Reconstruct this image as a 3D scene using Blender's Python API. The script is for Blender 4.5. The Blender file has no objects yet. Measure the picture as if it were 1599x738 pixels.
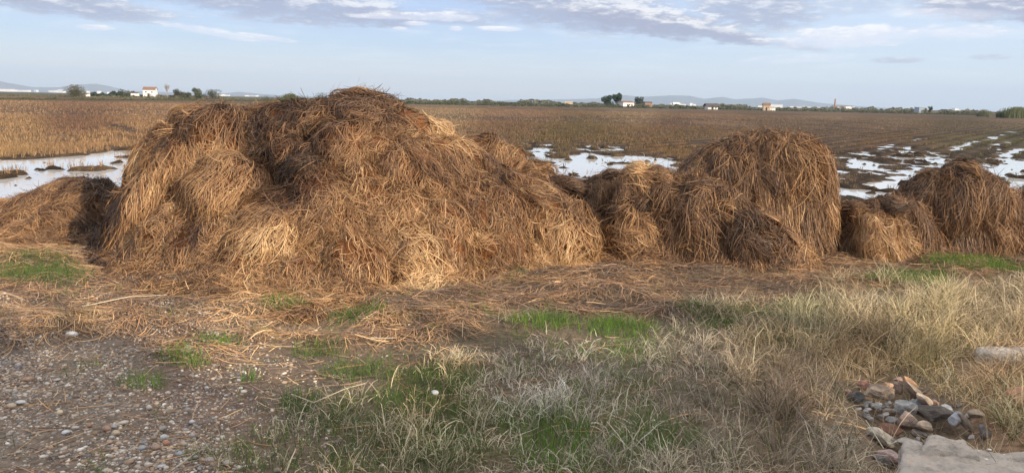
import bpy, bmesh, math, random
import numpy as np
from mathutils import Matrix, Vector

rng = np.random.default_rng(7)
random.seed(7)
SC = bpy.context.scene
COL = SC.collection
rad = math.radians

# ---------------------------------------------------------------- camera
F = 1180.0; W0, H0 = 1599.0, 738.0
CAMZ = 1.6; PITCH = math.atan(210 / F); ROLL = rad(1.18)
fwd = np.array([0, math.cos(PITCH), -math.sin(PITCH)])
r0 = np.array([1.0, 0, 0]); u0 = np.array([0, math.sin(PITCH), math.cos(PITCH)])
RT = math.cos(ROLL) * r0 + math.sin(ROLL) * u0
UP = -math.sin(ROLL) * r0 + math.cos(ROLL) * u0
CAM = np.array([0, 0, CAMZ])
cd = bpy.data.cameras.new('camera'); cam = bpy.data.objects.new('camera', cd); COL.objects.link(cam)
cd.sensor_width = 36; cd.lens = 36 * F / W0; cd.clip_start = 0.05; cd.clip_end = 60000
m = Matrix.Identity(4)
for i in range(3):
    m[i][0] = RT[i]; m[i][1] = UP[i]; m[i][2] = -fwd[i]; m[i][3] = CAM[i]
cam.matrix_world = m
SC.camera = cam

# ---------------------------------------------------------------- light
SUN_EL = 18.0; SUN_AZ = 132.0       # azimuth clockwise from the viewing direction
SC.view_settings.view_transform = 'Standard'; SC.view_settings.look = 'None'
SC.view_settings.exposure = 0.56; SC.view_settings.gamma = 1; SC.view_settings.use_curve_mapping = False
sd = bpy.data.lights.new('sun', 'SUN'); sun = bpy.data.objects.new('sun', sd); COL.objects.link(sun)
sd.energy = 4.5; sd.angle = rad(0.6); sd.color = (1.0, 0.83, 0.63)
ce = math.cos(rad(SUN_EL))
SDIR = Vector((math.sin(rad(SUN_AZ)) * ce, math.cos(rad(SUN_AZ)) * ce, math.sin(rad(SUN_EL))))
sun.rotation_euler = SDIR.to_track_quat('Z', 'Y').to_euler(); sun.location = (20, -20, 20)

def ray(px, py):
    px = np.asarray(px, float); py = np.asarray(py, float)
    a = (px - W0 / 2) / F; b = -(py - H0 / 2) / F
    return fwd + a[..., None] * RT + b[..., None] * UP
def azel(px, py):
    d = ray(px, py); return math.degrees(math.atan2(d[0], d[1])), math.degrees(math.atan2(d[2], math.hypot(d[0], d[1])))
def pxg(px, py, z=0.0):             # picture point -> point on level z
    d = ray(px, py); t = (z - CAMZ) / d[..., 2]
    return CAM + d * t[..., None]
def pxy(px, py, Y):                 # picture point -> point at depth Y
    d = ray(px, py); return CAM + d * (Y / d[..., 1])[..., None]
def project(P):
    v = P - CAM; z = np.maximum(v @ fwd, 0.3)
    return W0 / 2 + F * (v @ RT) / z, H0 / 2 - F * (v @ UP) / z

# ---------------------------------------------------------------- sky
wd = bpy.data.worlds.new('World'); SC.world = wd; wd.use_nodes = True
def make_sky():
    nt = wd.node_tree; N = nt.nodes; L = nt.links; N.clear()
    def node(t, **k):
        n = N.new(t)
        for a, b in k.items(): setattr(n, a, b)
        return n
    def sock(x, s):
        if isinstance(x, (int, float)): s.default_value = x
        elif isinstance(x, (tuple, list)): s.default_value = x
        else: L.new(x, s)
    def ma(op, a, b=0.0, c=0.0, clamp=False):
        n = node('ShaderNodeMath', operation=op, use_clamp=clamp); sock(a, n.inputs[0]); sock(b, n.inputs[1]); sock(c, n.inputs[2]); return n.outputs[0]
    def mixc(f, a, b):
        n = node('ShaderNodeMix', data_type='RGBA'); sock(f, n.inputs[0]); sock(a, n.inputs[6]); sock(b, n.inputs[7]); return n.outputs[2]
    def sstep(x, a, b):
        n = node('ShaderNodeMapRange', interpolation_type='SMOOTHSTEP'); sock(x, n.inputs[0]); sock(a, n.inputs[1]); sock(b, n.inputs[2]); return n.outputs[0]
    out = node('ShaderNodeOutputWorld'); bg = node('ShaderNodeBackground'); bg.inputs[1].default_value = 0.10
    sky = node('ShaderNodeTexSky', sky_type='NISHITA'); sky.sun_disc = False
    sky.sun_elevation = rad(SUN_EL); sky.sun_rotation = rad(SUN_AZ)
    sky.air_density = 1.0; sky.dust_density = 0.6; sky.ozone_density = 1.6
    tc = node('ShaderNodeTexCoord'); sp = node('ShaderNodeSeparateXYZ'); L.new(tc.outputs['Generated'], sp.inputs[0])
    x, y, z = sp.outputs
    az = ma('MULTIPLY', ma('ARCTAN2', x, y), 57.2958); el = ma('MULTIPLY', ma('ARCSINE', z), 57.2958)
    # cool thin veil over the sky, pale and slightly warm near the horizon
    veil = node('ShaderNodeValToRGB'); cr = veil.color_ramp
    pts = [(0.0, (5.3, 5.6, 6.1)), (0.07, (6.5, 6.3, 6.2)), (0.15, (6.4, 6.6, 6.5)), (0.32, (4.0, 5.2, 6.9)), (0.55, (3.3, 4.4, 7.0)), (1.0, (2.9, 4.0, 6.8))]
    SK = 0.1
    while len(cr.elements) < len(pts): cr.elements.new(0.5)
    for e, (p, c) in zip(cr.elements, pts): e.position = p; e.color = (c[0] * SK, c[1] * SK, c[2] * SK, 1)
    sock(ma('DIVIDE', el, 12.0, clamp=True), veil.inputs[0])
    vs = node('ShaderNodeVectorMath', operation='SCALE'); L.new(veil.outputs[0], vs.inputs[0]); vs.inputs['Scale'].default_value = 10.0
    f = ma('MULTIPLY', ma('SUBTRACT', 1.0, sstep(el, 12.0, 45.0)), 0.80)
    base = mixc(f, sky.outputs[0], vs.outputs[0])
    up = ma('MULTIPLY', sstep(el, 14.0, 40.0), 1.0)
    base = mixc(ma('MULTIPLY', up, .62), base, (12.8, 11.9, 11.2, 1))   # unseen overhead sky brightened, added as fill for the shaded foreground
    # brighter pale teal towards the right, dim lilac towards the left
    lr = sstep(az, -10.0, 32.0)
    base = mixc(ma('MULTIPLY', lr, ma('MULTIPLY', f, 0.55)), base, (6.2, 7.3, 8.0, 1))
    # streak noise in azimuth / elevation
    cm = node('ShaderNodeCombineXYZ'); sock(ma('MULTIPLY', az, 0.16), cm.inputs[0]); sock(ma('MULTIPLY', el, 1.15), cm.inputs[1])
    n1 = node('ShaderNodeTexNoise'); L.new(cm.outputs[0], n1.inputs['Vector']); n1.inputs['Scale'].default_value = 1.0; n1.inputs['Detail'].default_value = 8; n1.inputs['Roughness'].default_value = 0.62
    thin = sstep(n1.outputs[0], 0.46, 0.75)
    base = mixc(ma('MULTIPLY', ma('MULTIPLY', thin, f), 0.55), base, (7.0, 7.6, 8.0, 1))
    cm2 = node('ShaderNodeCombineXYZ'); sock(ma('MULTIPLY', az, 0.55), cm2.inputs[0]); sock(ma('MULTIPLY', el, 2.0), cm2.inputs[1]); cm2.inputs[2].default_value = 4.0
    n2 = node('ShaderNodeTexNoise'); L.new(cm2.outputs[0], n2.inputs['Vector']); n2.inputs['Scale'].default_value = 1.0; n2.inputs['Detail'].default_value = 9; n2.inputs['Roughness'].default_value = 0.66
    w = ma('SUBTRACT', n2.outputs[0], 0.5)
    def cloud(lst, base, ca, cb, soft=0.5, wob=2.2, cs=1.0):
        tot = None; lit = None
        for (cx, cy, rx, ry, tilt, k) in lst:
            a0, e0 = azel(cx, cy); ra = math.degrees(rx * 1.05 / F); re = math.degrees(ry * cs / F)
            t = rad(tilt); da = ma('SUBTRACT', az, a0); de = ma('SUBTRACT', el, e0)
            u = ma('DIVIDE', ma('ADD', ma('MULTIPLY', da, math.cos(t)), ma('MULTIPLY', de, math.sin(t))), ra)
            v = ma('DIVIDE', ma('SUBTRACT', ma('MULTIPLY', de, math.cos(t)), ma('MULTIPLY', da, math.sin(t))), re)
            r2 = ma('ADD', ma('MULTIPLY', u, u), ma('MULTIPLY', v, v))
            q = ma('SUBTRACT', 1.0, ma('ADD', r2, ma('MULTIPLY', w, wob * -1.6)))
            q = ma('MULTIPLY', sstep(q, 0.0, soft), k)
            tot = q if tot is None else ma('MAXIMUM', tot, q)
            lv = ma('MULTIPLY', v, q); lit = lv if lit is None else ma('ADD', lit, lv)
        mixf = sstep(ma('ADD', lit, ma('MULTIPLY', w, 5.0)), -0.3, 1.0)
        return mixc(tot, base, mixc(mixf, ca, cb))
    grey = (2.6, 2.8, 3.9, 1); cream = (7.0, 6.9, 7.0, 1)
    base = cloud([(430, 2, 210, 20, -4, .8), (560, 18, 110, 13, -5, .85), (900, 12, 200, 24, -6, .8), (1010, 32, 190, 15, -8, 1.0), (1120, 52, 110, 8, -10, .95),
                  (1180, 12, 110, 22, -4, .75), (1240, 72, 60, 4, -8, .5), (90, 3, 160, 12, -4, .85), (1560, 8, 120, 15, -4, .9), (1330, 10, 70, 9, 0, .35),
                  (1400, 94, 38, 3, 0, .6), (1546, 89, 28, 2.5, 0, .5), (720, 28, 120, 8, 0, .5)], base, grey, cream, 0.8, 1.6, 1.75)
    base = cloud([(146, 43, 26, 3.5, 0, .8), (330, 50, 80, 5, -8, .65), (415, 59, 45, 4, -6, .8), (650, 37, 22, 3, 0, .8), (624, 45, 12, 2.5, 0, .7), (712, 44, 14, 3.5, 0, .9),
                  (778, 45, 38, 3.5, 0, .9), (690, 26, 70, 6, 0, .6), (600, 26, 60, 4, 0, .6), (1320, 58, 120, 14, 3, .75), (1500, 50, 70, 9, 0, .6), (1250, 92, 90, 6, 2, .35), (1480, 22, 90, 7, -3, .4)], base, (6.4, 6.5, 7.3, 1), (8.8, 8.4, 8.1, 1), 0.8, 1.5, 1.3)
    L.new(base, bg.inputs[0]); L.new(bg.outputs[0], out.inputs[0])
make_sky()

# ---------------------------------------------------------------- noise and small tools
_tab = rng.random((8, 256, 256))
def vnoise(x, y, k=0):
    x = np.asarray(x, float); y = np.asarray(y, float)
    xi = np.floor(x).astype(int); yi = np.floor(y).astype(int); fx = x - xi; fy = y - yi
    fx = fx * fx * fx * (fx * (fx * 6 - 15) + 10); fy = fy * fy * fy * (fy * (fy * 6 - 15) + 10)
    T = _tab[k % 8]; a = T[xi & 255, yi & 255]; b = T[(xi + 1) & 255, yi & 255]; c = T[xi & 255, (yi + 1) & 255]; d = T[(xi + 1) & 255, (yi + 1) & 255]
    return (a * (1 - fx) + b * fx) * (1 - fy) + (c * (1 - fx) + d * fx) * fy - 0.5
def fbm(x, y, k=0, o=4, g=0.5):
    s = 0; a = 1; f = 1
    for i in range(o):
        s = s + a * vnoise(x * f + 17.3 * i, y * f - 9.1 * i, k + i); a *= g; f *= 2.03
    return s
def sstep(x, a, b):
    t = np.clip((x - a) / (b - a), 0, 1); return t * t * (3 - 2 * t)
def idw(px, py, pts, p=1.5, sy=1.0):
    pts = np.array(pts, float); num = 0; den = 0
    for r in pts:
        w = 1 / (((px - r[0]) ** 2 + ((py - r[1]) * sy) ** 2) + 60) ** p
        num = num + w[..., None] * r[2:]; den = den + w
    return num / den[..., None]
def poly_sd(x, y, P):               # signed distance, positive inside
    P = np.asarray(P, float); n = len(P); d = np.full(x.shape, 1e9); ins = np.zeros(x.shape, bool)
    for i in range(n):
        ax, ay = P[i]; bx, by = P[(i + 1) % n]; ex, ey = bx - ax, by - ay
        t = np.clip(((x - ax) * ex + (y - ay) * ey) / (ex * ex + ey * ey + 1e-12), 0, 1)
        d = np.minimum(d, (x - ax - t * ex) ** 2 + (y - ay - t * ey) ** 2)
        c = ((ay > y) != (by > y)) & (x < ex * (y - ay) / (ey if abs(ey) > 1e-9 else 1e-9) + ax)
        ins ^= c
    return np.sqrt(d) * np.where(ins, 1, -1)
def px_poly(lst, z=0.0):
    a = np.array(lst, float); return pxg(a[:, 0], a[:, 1], z)[:, :2]

def tag(o, label=None, cat=None, group=None, kind=None):
    if label: o['label'] = label
    if cat: o['category'] = cat
    if group: o['group'] = group
    if kind: o['kind'] = kind
    return o
def raw_mesh(name, V, Fc, mat, parent=None, col=None, smooth=False, mi=None):
    me = bpy.data.meshes.new(name); V = np.ascontiguousarray(V, np.float32)
    Fl = [np.asarray(q) for q in (Fc if isinstance(Fc, tuple) else (Fc,))]; n = sum(len(q) for q in Fl)
    lt = np.concatenate([np.full(len(q), q.shape[1], np.int32) for q in Fl]); li = np.concatenate([q.astype(np.int32).ravel() for q in Fl])
    me.vertices.add(len(V)); me.vertices.foreach_set('co', V.ravel())
    me.loops.add(len(li)); me.loops.foreach_set('vertex_index', li)
    me.polygons.add(n); me.polygons.foreach_set('loop_start', np.concatenate([[0], np.cumsum(lt)[:-1]]).astype(np.int32))
    me.polygons.foreach_set('loop_total', lt)
    me.polygons.foreach_set('use_smooth', np.full(n, smooth, bool))
    for q in (mat if isinstance(mat, list) else [mat]): me.materials.append(q)
    if mi is not None: me.polygons.foreach_set('material_index', np.asarray(mi, np.int32))
    me.update(calc_edges=True)
    if col is not None:
        a = me.color_attributes.new('Col', 'FLOAT_COLOR', 'POINT')
        c = np.ones((len(V), 4), np.float32); c[:, :3] = np.clip(col, 0, 1); a.data.foreach_set('color', c.ravel())
    o = bpy.data.objects.new(name, me); COL.objects.link(o)
    if parent: o.parent = parent
    return o
def grid_mesh(X, Y, Z):
    nx, ny = X.shape; V = np.stack([X, Y, Z], -1).reshape(-1, 3)
    i = np.arange(nx * ny).reshape(nx, ny)
    Fc = np.stack([i[:-1, :-1], i[1:, :-1], i[1:, 1:], i[:-1, 1:]], -1).reshape(-1, 4)
    return V, Fc
def ribbons(P, wid, side, col):     # P (N,S,3), wid (N,S), side (N,S,3), col (N,3)
    N, S = P.shape[:2]
    L_ = P - side * wid[..., None] * .5; R_ = P + side * wid[..., None] * .5
    V = np.stack([L_, R_], 2).reshape(-1, 3)
    b = (np.arange(N) * S * 2)[:, None] + (np.arange(S - 1) * 2)[None]
    Fc = np.stack([b, b + 1, b + 3, b + 2], -1).reshape(-1, 4)
    C = np.repeat(col, S * 2, 0)
    return V, Fc, C
def norm(v): return v / np.maximum(np.linalg.norm(v, axis=-1, keepdims=True), 1e-9)
def join(parts):
    Vs, Fs, Cs = [], [], []; o = 0
    for V, Fc, C in parts: Vs.append(V); Fs.append(Fc + o); Cs.append(C); o += len(V)
    return np.concatenate(Vs), np.concatenate(Fs), np.concatenate(Cs)

# ---------------------------------------------------------------- materials
def new_mat(name):
    mt = bpy.data.materials.new(name); mt.use_nodes = True; nt = mt.node_tree
    return mt, nt, nt.nodes['Principled BSDF']
def attr_mat(name, rough=0.6, spec=0.3, noise=None, bump=None, transl=0.0):
    mt, nt, b = new_mat(name); N = nt.nodes; L = nt.links
    a = N.new('ShaderNodeAttribute'); a.attribute_name = 'Col'; c = a.outputs['Color']
    b.inputs['Roughness'].default_value = rough; b.inputs['Specular IOR Level'].default_value = spec
    tc = N.new('ShaderNodeTexCoord')
    if noise:
        s, amt = noise; n = N.new('ShaderNodeTexNoise'); n.inputs['Scale'].default_value = s; n.inputs['Detail'].default_value = 6; n.inputs['Roughness'].default_value = .65
        L.new(tc.outputs['Object'], n.inputs['Vector'])
        mr = N.new('ShaderNodeMapRange'); mr.inputs[1].default_value = .3; mr.inputs[2].default_value = .7; mr.inputs[3].default_value = 1 - amt; mr.inputs[4].default_value = 1 + amt
        L.new(n.outputs[0], mr.inputs[0])
        v = N.new('ShaderNodeVectorMath'); v.operation = 'SCALE'; L.new(c, v.inputs[0]); L.new(mr.outputs[0], v.inputs['Scale']); c = v.outputs[0]
    if bump:
        s, d = bump; n = N.new('ShaderNodeTexNoise'); n.inputs['Scale'].default_value = s; n.inputs['Detail'].default_value = 5
        L.new(tc.outputs['Object'], n.inputs['Vector']); bp = N.new('ShaderNodeBump'); bp.inputs['Distance'].default_value = d; bp.inputs['Strength'].default_value = 0.8
        L.new(n.outputs[0], bp.inputs['Height']); L.new(bp.outputs[0], b.inputs['Normal'])
    L.new(c, b.inputs['Base Color'])
    if transl:
        t = N.new('ShaderNodeBsdfTranslucent'); L.new(c, t.inputs[0]); mx = N.new('ShaderNodeMixShader'); mx.inputs[0].default_value = transl
        L.new(b.outputs[0], mx.inputs[1]); L.new(t.outputs[0], mx.inputs[2]); L.new(mx.outputs[0], N['Material Output'].inputs[0])
    return mt
def noise_mat(name, cols, scale=3.0, rough=0.8, bump=0.0, bscale=None, spec=0.3, stretch=(1, 1, 1)):
    mt, nt, b = new_mat(name); N = nt.nodes; L = nt.links
    tc = N.new('ShaderNodeTexCoord'); mp = N.new('ShaderNodeMapping'); mp.inputs['Scale'].default_value = stretch; L.new(tc.outputs['Object'], mp.inputs[0])
    n = N.new('ShaderNodeTexNoise'); n.inputs['Scale'].default_value = scale; n.inputs['Detail'].default_value = 8; n.inputs['Roughness'].default_value = .65; L.new(mp.outputs[0], n.inputs['Vector'])
    cr = N.new('ShaderNodeValToRGB'); e = cr.color_ramp.elements
    while len(e) < len(cols): e.new(0.5)
    for i, c in enumerate(cols): e[i].position = 0.3 + 0.4 * i / max(1, len(cols) - 1); e[i].color = (*c, 1)
    L.new(n.outputs[0], cr.inputs[0]); L.new(cr.outputs[0], b.inputs['Base Color'])
    b.inputs['Roughness'].default_value = rough; b.inputs['Specular IOR Level'].default_value = spec
    if bump:
        n2 = N.new('ShaderNodeTexNoise'); n2.inputs['Scale'].default_value = bscale or scale * 3; n2.inputs['Detail'].default_value = 6; L.new(tc.outputs['Object'], n2.inputs['Vector'])
        bp = N.new('ShaderNodeBump'); bp.inputs['Distance'].default_value = bump; bp.inputs['Strength'].default_value = 1; L.new(n2.outputs[0], bp.inputs['Height']); L.new(bp.outputs[0], b.inputs['Normal'])
    return mt
M_STRAW = attr_mat('straw', 0.55, 0.35, transl=0.12)
M_CORE = attr_mat('packed straw', 0.9, 0.1, noise=(45, 0.6), bump=(60, 0.03))
M_GRASS = attr_mat('grass blade', 0.6, 0.25, transl=0.2)
M_SOIL = attr_mat('soil', 0.9, 0.15, noise=(28, 0.5), bump=(70, 0.012))
M_PEB = attr_mat('pebble', 0.75, 0.25, noise=(60, 0.25))
M_LEAF = attr_mat('leaf', 0.6, 0.25, transl=0.15)
M_BARK = noise_mat('bark', [(.06, .045, .03), (.14, .11, .08)], 6)
M_WHITE = noise_mat('whitewash', [(.72, .70, .66), (.82, .80, .77)], 0.6)
M_ROOF = noise_mat('clay roof', [(.19, .11, .075), (.27, .16, .11)], 1.2)
M_DROOF = noise_mat('dark roof', [(.06, .05, .05), (.12, .10, .09)], 1.2)
M_DARK = noise_mat('dark opening', [(.03, .025, .02), (.05, .04, .035)], 2)
M_BRICK = noise_mat('brick wall', [(.30, .18, .13), (.38, .24, .17)], 1.0)
M_TAN = noise_mat('tan render', [(.50, .38, .26), (.60, .46, .33)], 0.5)
M_GREYB = noise_mat('blue grey render', [(.30, .36, .42), (.38, .44, .50)], 0.5)

# ---------------------------------------------------------------- terrain
FZ, WZ = -0.35, -0.40
ROWAZ = rad(37.0); RD = np.array([math.sin(ROWAZ), math.cos(ROWAZ)]); RN = np.array([math.cos(ROWAZ), -math.sin(ROWAZ)])
pools = [[(-160, 262), (0, 250), (60, 246), (120, 242), (185, 234), (215, 231), (300, 300), (100, 345), (-160, 345)],
         [(815, 272), (830, 262), (870, 254), (905, 246), (930, 226), (946, 228), (936, 244), (975, 243), (1040, 247), (1080, 254), (1080, 290), (830, 300)],
         [(812, 250), (845, 226), (872, 228), (835, 255), (812, 262)],
         [(1320, 305), (1340, 286), (1380, 284), (1420, 268), (1450, 262), (1478, 238), (1488, 250), (1465, 275), (1440, 330), (1320, 340)],
         [(1330, 250), (1345, 240), (1362, 242), (1362, 268), (1345, 278), (1330, 275)],
         [(1396, 236), (1420, 228), (1450, 243), (1445, 256), (1400, 254)],
         [(1530, 258), (1545, 240), (1560, 230), (1572, 246), (1640, 258), (1660, 330), (1570, 310)]]
pools = [px_poly(p, WZ) for p in pools]
ruts = [((1395, 224), (1560, 196), 0.5, .03), ((1270, 222), (1420, 205), 0.4, .03), ((1150, 212), (1330, 202), 0.45, .03), ((1475, 236), (1588, 204), 0.26, .13), ((1555, 228), (1660, 199), 0.28, .13),
        ((0, 190), (270, 191.5), 0.9, .03), ((0, 203), (210, 206), 0.4, .02), ((0, 213), (180, 214), 0.3, .02), ((700, 184), (1500, 190), 1.3, .03), ((1180, 200), (1380, 191), .5, .03), ((1330, 212), (1480, 196), .4, .03),
        ((960, 187), (1400, 191), 0.6, .03), ((1560, 246), (1680, 214), 0.3, .12), ((175, 195), (290, 226), .4, .03), ((20, 225), (230, 218), .35, .02), ((1340, 244), (1440, 214), .35, .03), ((1080, 222), (1300, 212), .4, .03), ((820, 204), (1100, 207), .5, .03)]
ruts = [(px_poly([a, b], WZ), w, d) for a, b, w, d in ruts]
def field_h(x, y):
    sdm = np.full(x.shape, -99.0)
    core = (y > 11) & (y < 70) & (x > -40) & (x < 70)
    xc, yc = x[core], y[core]; s = np.full(xc.shape, -99.0)
    for p in pools: s = np.maximum(s, poly_sd(xc, yc, p))
    sdm[core] = s
    n1 = fbm(x * 0.55, y * 0.55, 1, 5, .55); n2 = fbm(x * 1.7, y * 0.9, 3, 4, .55)
    nearw = sstep(sdm, -2.5, 0.2)
    h = FZ + 0.03 * fbm(x * 1.6, y * 1.6, 2, 3) + nearw * (n2 * 0.13 - 0.02)
    pool = sstep(sdm + n1 * 1.3, -0.15, 0.5)
    n3 = fbm(x * 3.1, y * 2.2, 5, 4, .6); isl = sstep(n2 * .7 + .5 * n1 + .6 * n3, .20, .7) * 0.17
    h = h * (1 - pool) + pool * (WZ - 0.075 + n1 * 0.05 + isl)
    rm = np.zeros(x.shape)
    for (A, B), w, d in ruts:
        e = B - A; L2 = e @ e; t = np.clip(((x - A[0]) * e[0] + (y - A[1]) * e[1]) / L2, 0, 1)
        wob = fbm(x * .3, y * .3, 5, 3) * 0.8
        dd = np.abs(((x - A[0]) * e[1] - (y - A[1]) * e[0]) / math.sqrt(L2) + wob)
        dd = np.where((t <= 0) | (t >= 1), 9, dd)
        mk = np.exp(-(dd / w) ** 2) * sstep(fbm(x * .5, y * .5, 6, 3), -.5, -.15); rm = np.maximum(rm, mk); h = h - d * mk
    field_h.rut = rm
    return h, nearw
# ground colour under the field, given at points of the picture and fixed to the land
FCOL = [(r[0], r[1], r[2] * .86, r[3] * .86, r[4] * .95) if r[0] < 400 else r for r in [(0, 170, .30, .195, .105), (300, 170, .29, .185, .10), (0, 200, .33, .215, .105), (250, 205, .32, .20, .10), (0, 228, .34, .22, .10), (150, 225, .32, .20, .095), (120, 190, .20, .12, .07),
        (700, 172, .29, .20, .115), (1000, 172, .27, .185, .11), (1300, 178, .25, .17, .105), (1590, 186, .22, .15, .10), (800, 182, .25, .155, .095), (1100, 184, .22, .14, .085), (1400, 190, .20, .135, .085),
        (800, 195, .17, .105, .065), (1050, 195, .16, .10, .065), (900, 206, .14, .10, .052), (1080, 208, .15, .10, .055), (1300, 200, .15, .10, .065), (1250, 215, .15, .095, .055), (1400, 215, .15, .095, .055),
        (900, 222, .15, .10, .055), (1040, 228, .17, .105, .055), (1500, 205, .14, .10, .06), (1520, 222, .12, .095, .05), (1590, 212, .10, .085, .045), (1380, 232, .15, .09, .05)]]
def make_field():
    def lines(a, b, d, lo, hi, g):
        c = list(np.arange(a, b, d)); s = d; v = c[-1]
        while v < hi: s *= g; v += s; c.append(v)
        s = d; v = c[0]; pre = []
        while v > lo: s *= g; v -= s; pre.append(v)
        return np.array(pre[::-1] + c)
    xs = lines(-14, 40, 0.12, -16000, 16000, 1.07); ys = lines(13.5, 36, 0.11, -16000, 16000, 1.035)
    X, Y = np.meshgrid(xs, ys, indexing='ij'); h, nw = field_h(X, Y); rut = field_h.rut.ravel()[:, None]
    h = np.where(Y < 12.5, FZ - 0.12, h)
    far = np.hypot(X, Y) > 120; h = np.where(far, FZ, h)
    V, Fc = grid_mesh(X, Y, h); px, py = project(V)
    px = np.where(V[:, 1] < 5, 800, px)
    c = idw(px, np.maximum(py, 165), FCOL, 1.6, 2.5)
    far2 = sstep(V[:, 1], 330, 420)[:, None]
    c = c * (1 - far2) + far2 * np.array([.16, .14, .075])
    wet = np.clip(nw.ravel() * 0.9, 0, 1)[:, None] * sstep(-(V[:, 2] - FZ - .05), -.05, .02)[:, None]; wet = np.maximum(wet, rut * .9)
    c = c * .58 * (1 - wet) + wet * np.array([.060, .042, .027])
    o = raw_mesh('rice_field', V, Fc, field_mat(), col=c, smooth=True)
    tag(o, 'flat harvested rice field of brown stubble reaching to the horizon', kind='structure')
    wp = [(-60, 12.2), (90, 12.2), (90, 80), (-60, 80)]
    V = np.array([(a, b, WZ) for a, b in wp]); mt, nt, b = new_mat('still water'); N = nt.nodes; L = nt.links
    b.inputs['Base Color'].default_value = (.60, .60, .58, 1); b.inputs['Roughness'].default_value = .03; b.inputs['IOR'].default_value = 2.3; b.inputs['Specular IOR Level'].default_value = 1.0
    n = N.new('ShaderNodeTexNoise'); n.inputs['Scale'].default_value = 5; n.inputs['Detail'].default_value = 3; tc = N.new('ShaderNodeTexCoord'); L.new(tc.outputs['Object'], n.inputs['Vector'])
    bp = N.new('ShaderNodeBump'); bp.inputs['Distance'].default_value = .002; bp.inputs['Strength'].default_value = .5; L.new(n.outputs[0], bp.inputs['Height']); L.new(bp.outputs[0], b.inputs['Normal'])
    tag(raw_mesh('water', V, np.array([[0, 1, 2, 3]]), mt), 'still shallow floodwater mirroring the pale sky between mud clods', kind='structure')
def field_mat():
    mt = attr_mat('field soil', .92, .12); nt = mt.node_tree; N = nt.nodes; L = nt.links; b = N['Principled BSDF']
    a = [n for n in N if n.type == 'ATTRIBUTE'][0]
    tc = N.new('ShaderNodeTexCoord'); mp = N.new('ShaderNodeMapping'); mp.inputs['Rotation'].default_value = (0, 0, ROWAZ); mp.inputs['Scale'].default_value = (1.0, .10, 1); L.new(tc.outputs['Object'], mp.inputs[0])
    out = a.outputs['Color']
    for sc, lo, hi in ((3.2, .62, 1.35), (1.0, .8, 1.2), (.22, .62, 1.38)):
        n = N.new('ShaderNodeTexNoise'); n.inputs['Scale'].default_value = sc; n.inputs['Detail'].default_value = 7; n.inputs['Roughness'].default_value = .7; L.new(mp.outputs[0], n.inputs['Vector'])
        mr = N.new('ShaderNodeMapRange'); mr.inputs[1].default_value = .35; mr.inputs[2].default_value = .65; mr.inputs[3].default_value = lo; mr.inputs[4].default_value = hi; L.new(n.outputs[0], mr.inputs[0])
        v = N.new('ShaderNodeVectorMath'); v.operation = 'SCALE'; L.new(out, v.inputs[0]); L.new(mr.outputs[0], v.inputs['Scale']); out = v.outputs[0]
    mp2 = N.new('ShaderNodeMapping'); mp2.inputs['Rotation'].default_value = (0, 0, ROWAZ); L.new(tc.outputs['Object'], mp2.inputs[0])
    wv = N.new('ShaderNodeTexWave'); wv.bands_direction = 'X'; wv.inputs['Scale'].default_value = 6.2832 / 20 / 1.26; wv.inputs['Distortion'].default_value = 1.5; wv.inputs['Detail'].default_value = 4; wv.inputs['Detail Scale'].default_value = .6; L.new(mp2.outputs[0], wv.inputs['Vector'])
    mr = N.new('ShaderNodeMapRange'); mr.inputs[3].default_value = .62; mr.inputs[4].default_value = 1.2; L.new(wv.outputs['Fac'], mr.inputs[0]); v = N.new('ShaderNodeVectorMath'); v.operation = 'SCALE'; L.new(out, v.inputs[0]); L.new(mr.outputs[0], v.inputs['Scale']); out = v.outputs[0]
    L.new(out, b.inputs['Base Color'])
    n = N.new('ShaderNodeTexNoise'); n.inputs['Scale'].default_value = 9; n.inputs['Detail'].default_value = 6; L.new(tc.outputs['Object'], n.inputs['Vector'])
    bp = N.new('ShaderNodeBump'); bp.inputs['Distance'].default_value = .08; bp.inputs['Strength'].default_value = 1; L.new(n.outputs[0], bp.inputs['Height']); L.new(bp.outputs[0], b.inputs['Normal'])
    return mt
make_field()

# verge: the raised earth strip the heaps stand on
RUB = px_poly([(1340, 640), (1330, 600), (1400, 585), (1470, 620), (1560, 670), (1599, 720), (1400, 760), (1350, 740), (1365, 690)])
LIT = px_poly([(-500, 385), (0, 385), (200, 400), (600, 440), (950, 395), (1350, 390), (1599, 395), (2150, 405), (2150, 455), (1599, 450), (1420, 455), (1250, 468), (1110, 488), (940, 498), (850, 505), (745, 530), (690, 552), (620, 556), (560, 540), (500, 526), (430, 524), (330, 548), (200, 556), (60, 545), (-60, 556), (-500, 560)])
def litter_amt(x, y):
    s = poly_sd(x, y, LIT); return sstep(s + fbm(x * 1.5, y * 2.5, 2, 4) * .7, -.12, .35)
def ground_h(x, y):
    h = 0.04 * fbm(x * .8, y * .8, 4, 4) + 0.02 * fbm(x * 5, y * 5, 1, 3)
    h = h + litter_amt(x, y) * (0.035 + 0.09 * np.clip(fbm(x * 1.3, y * 2.6, 6, 4) + .1, -.2, 1))
    h = h - 0.10 * sstep(poly_sd(x, y, RUB), -.1, .2)
    h = h - 0.55 * sstep(y + .5 * fbm(x * .5, y * .5, 3, 2), 10.3, 12.2)
    return h - .7 * sstep(-y, 12, 14)
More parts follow.
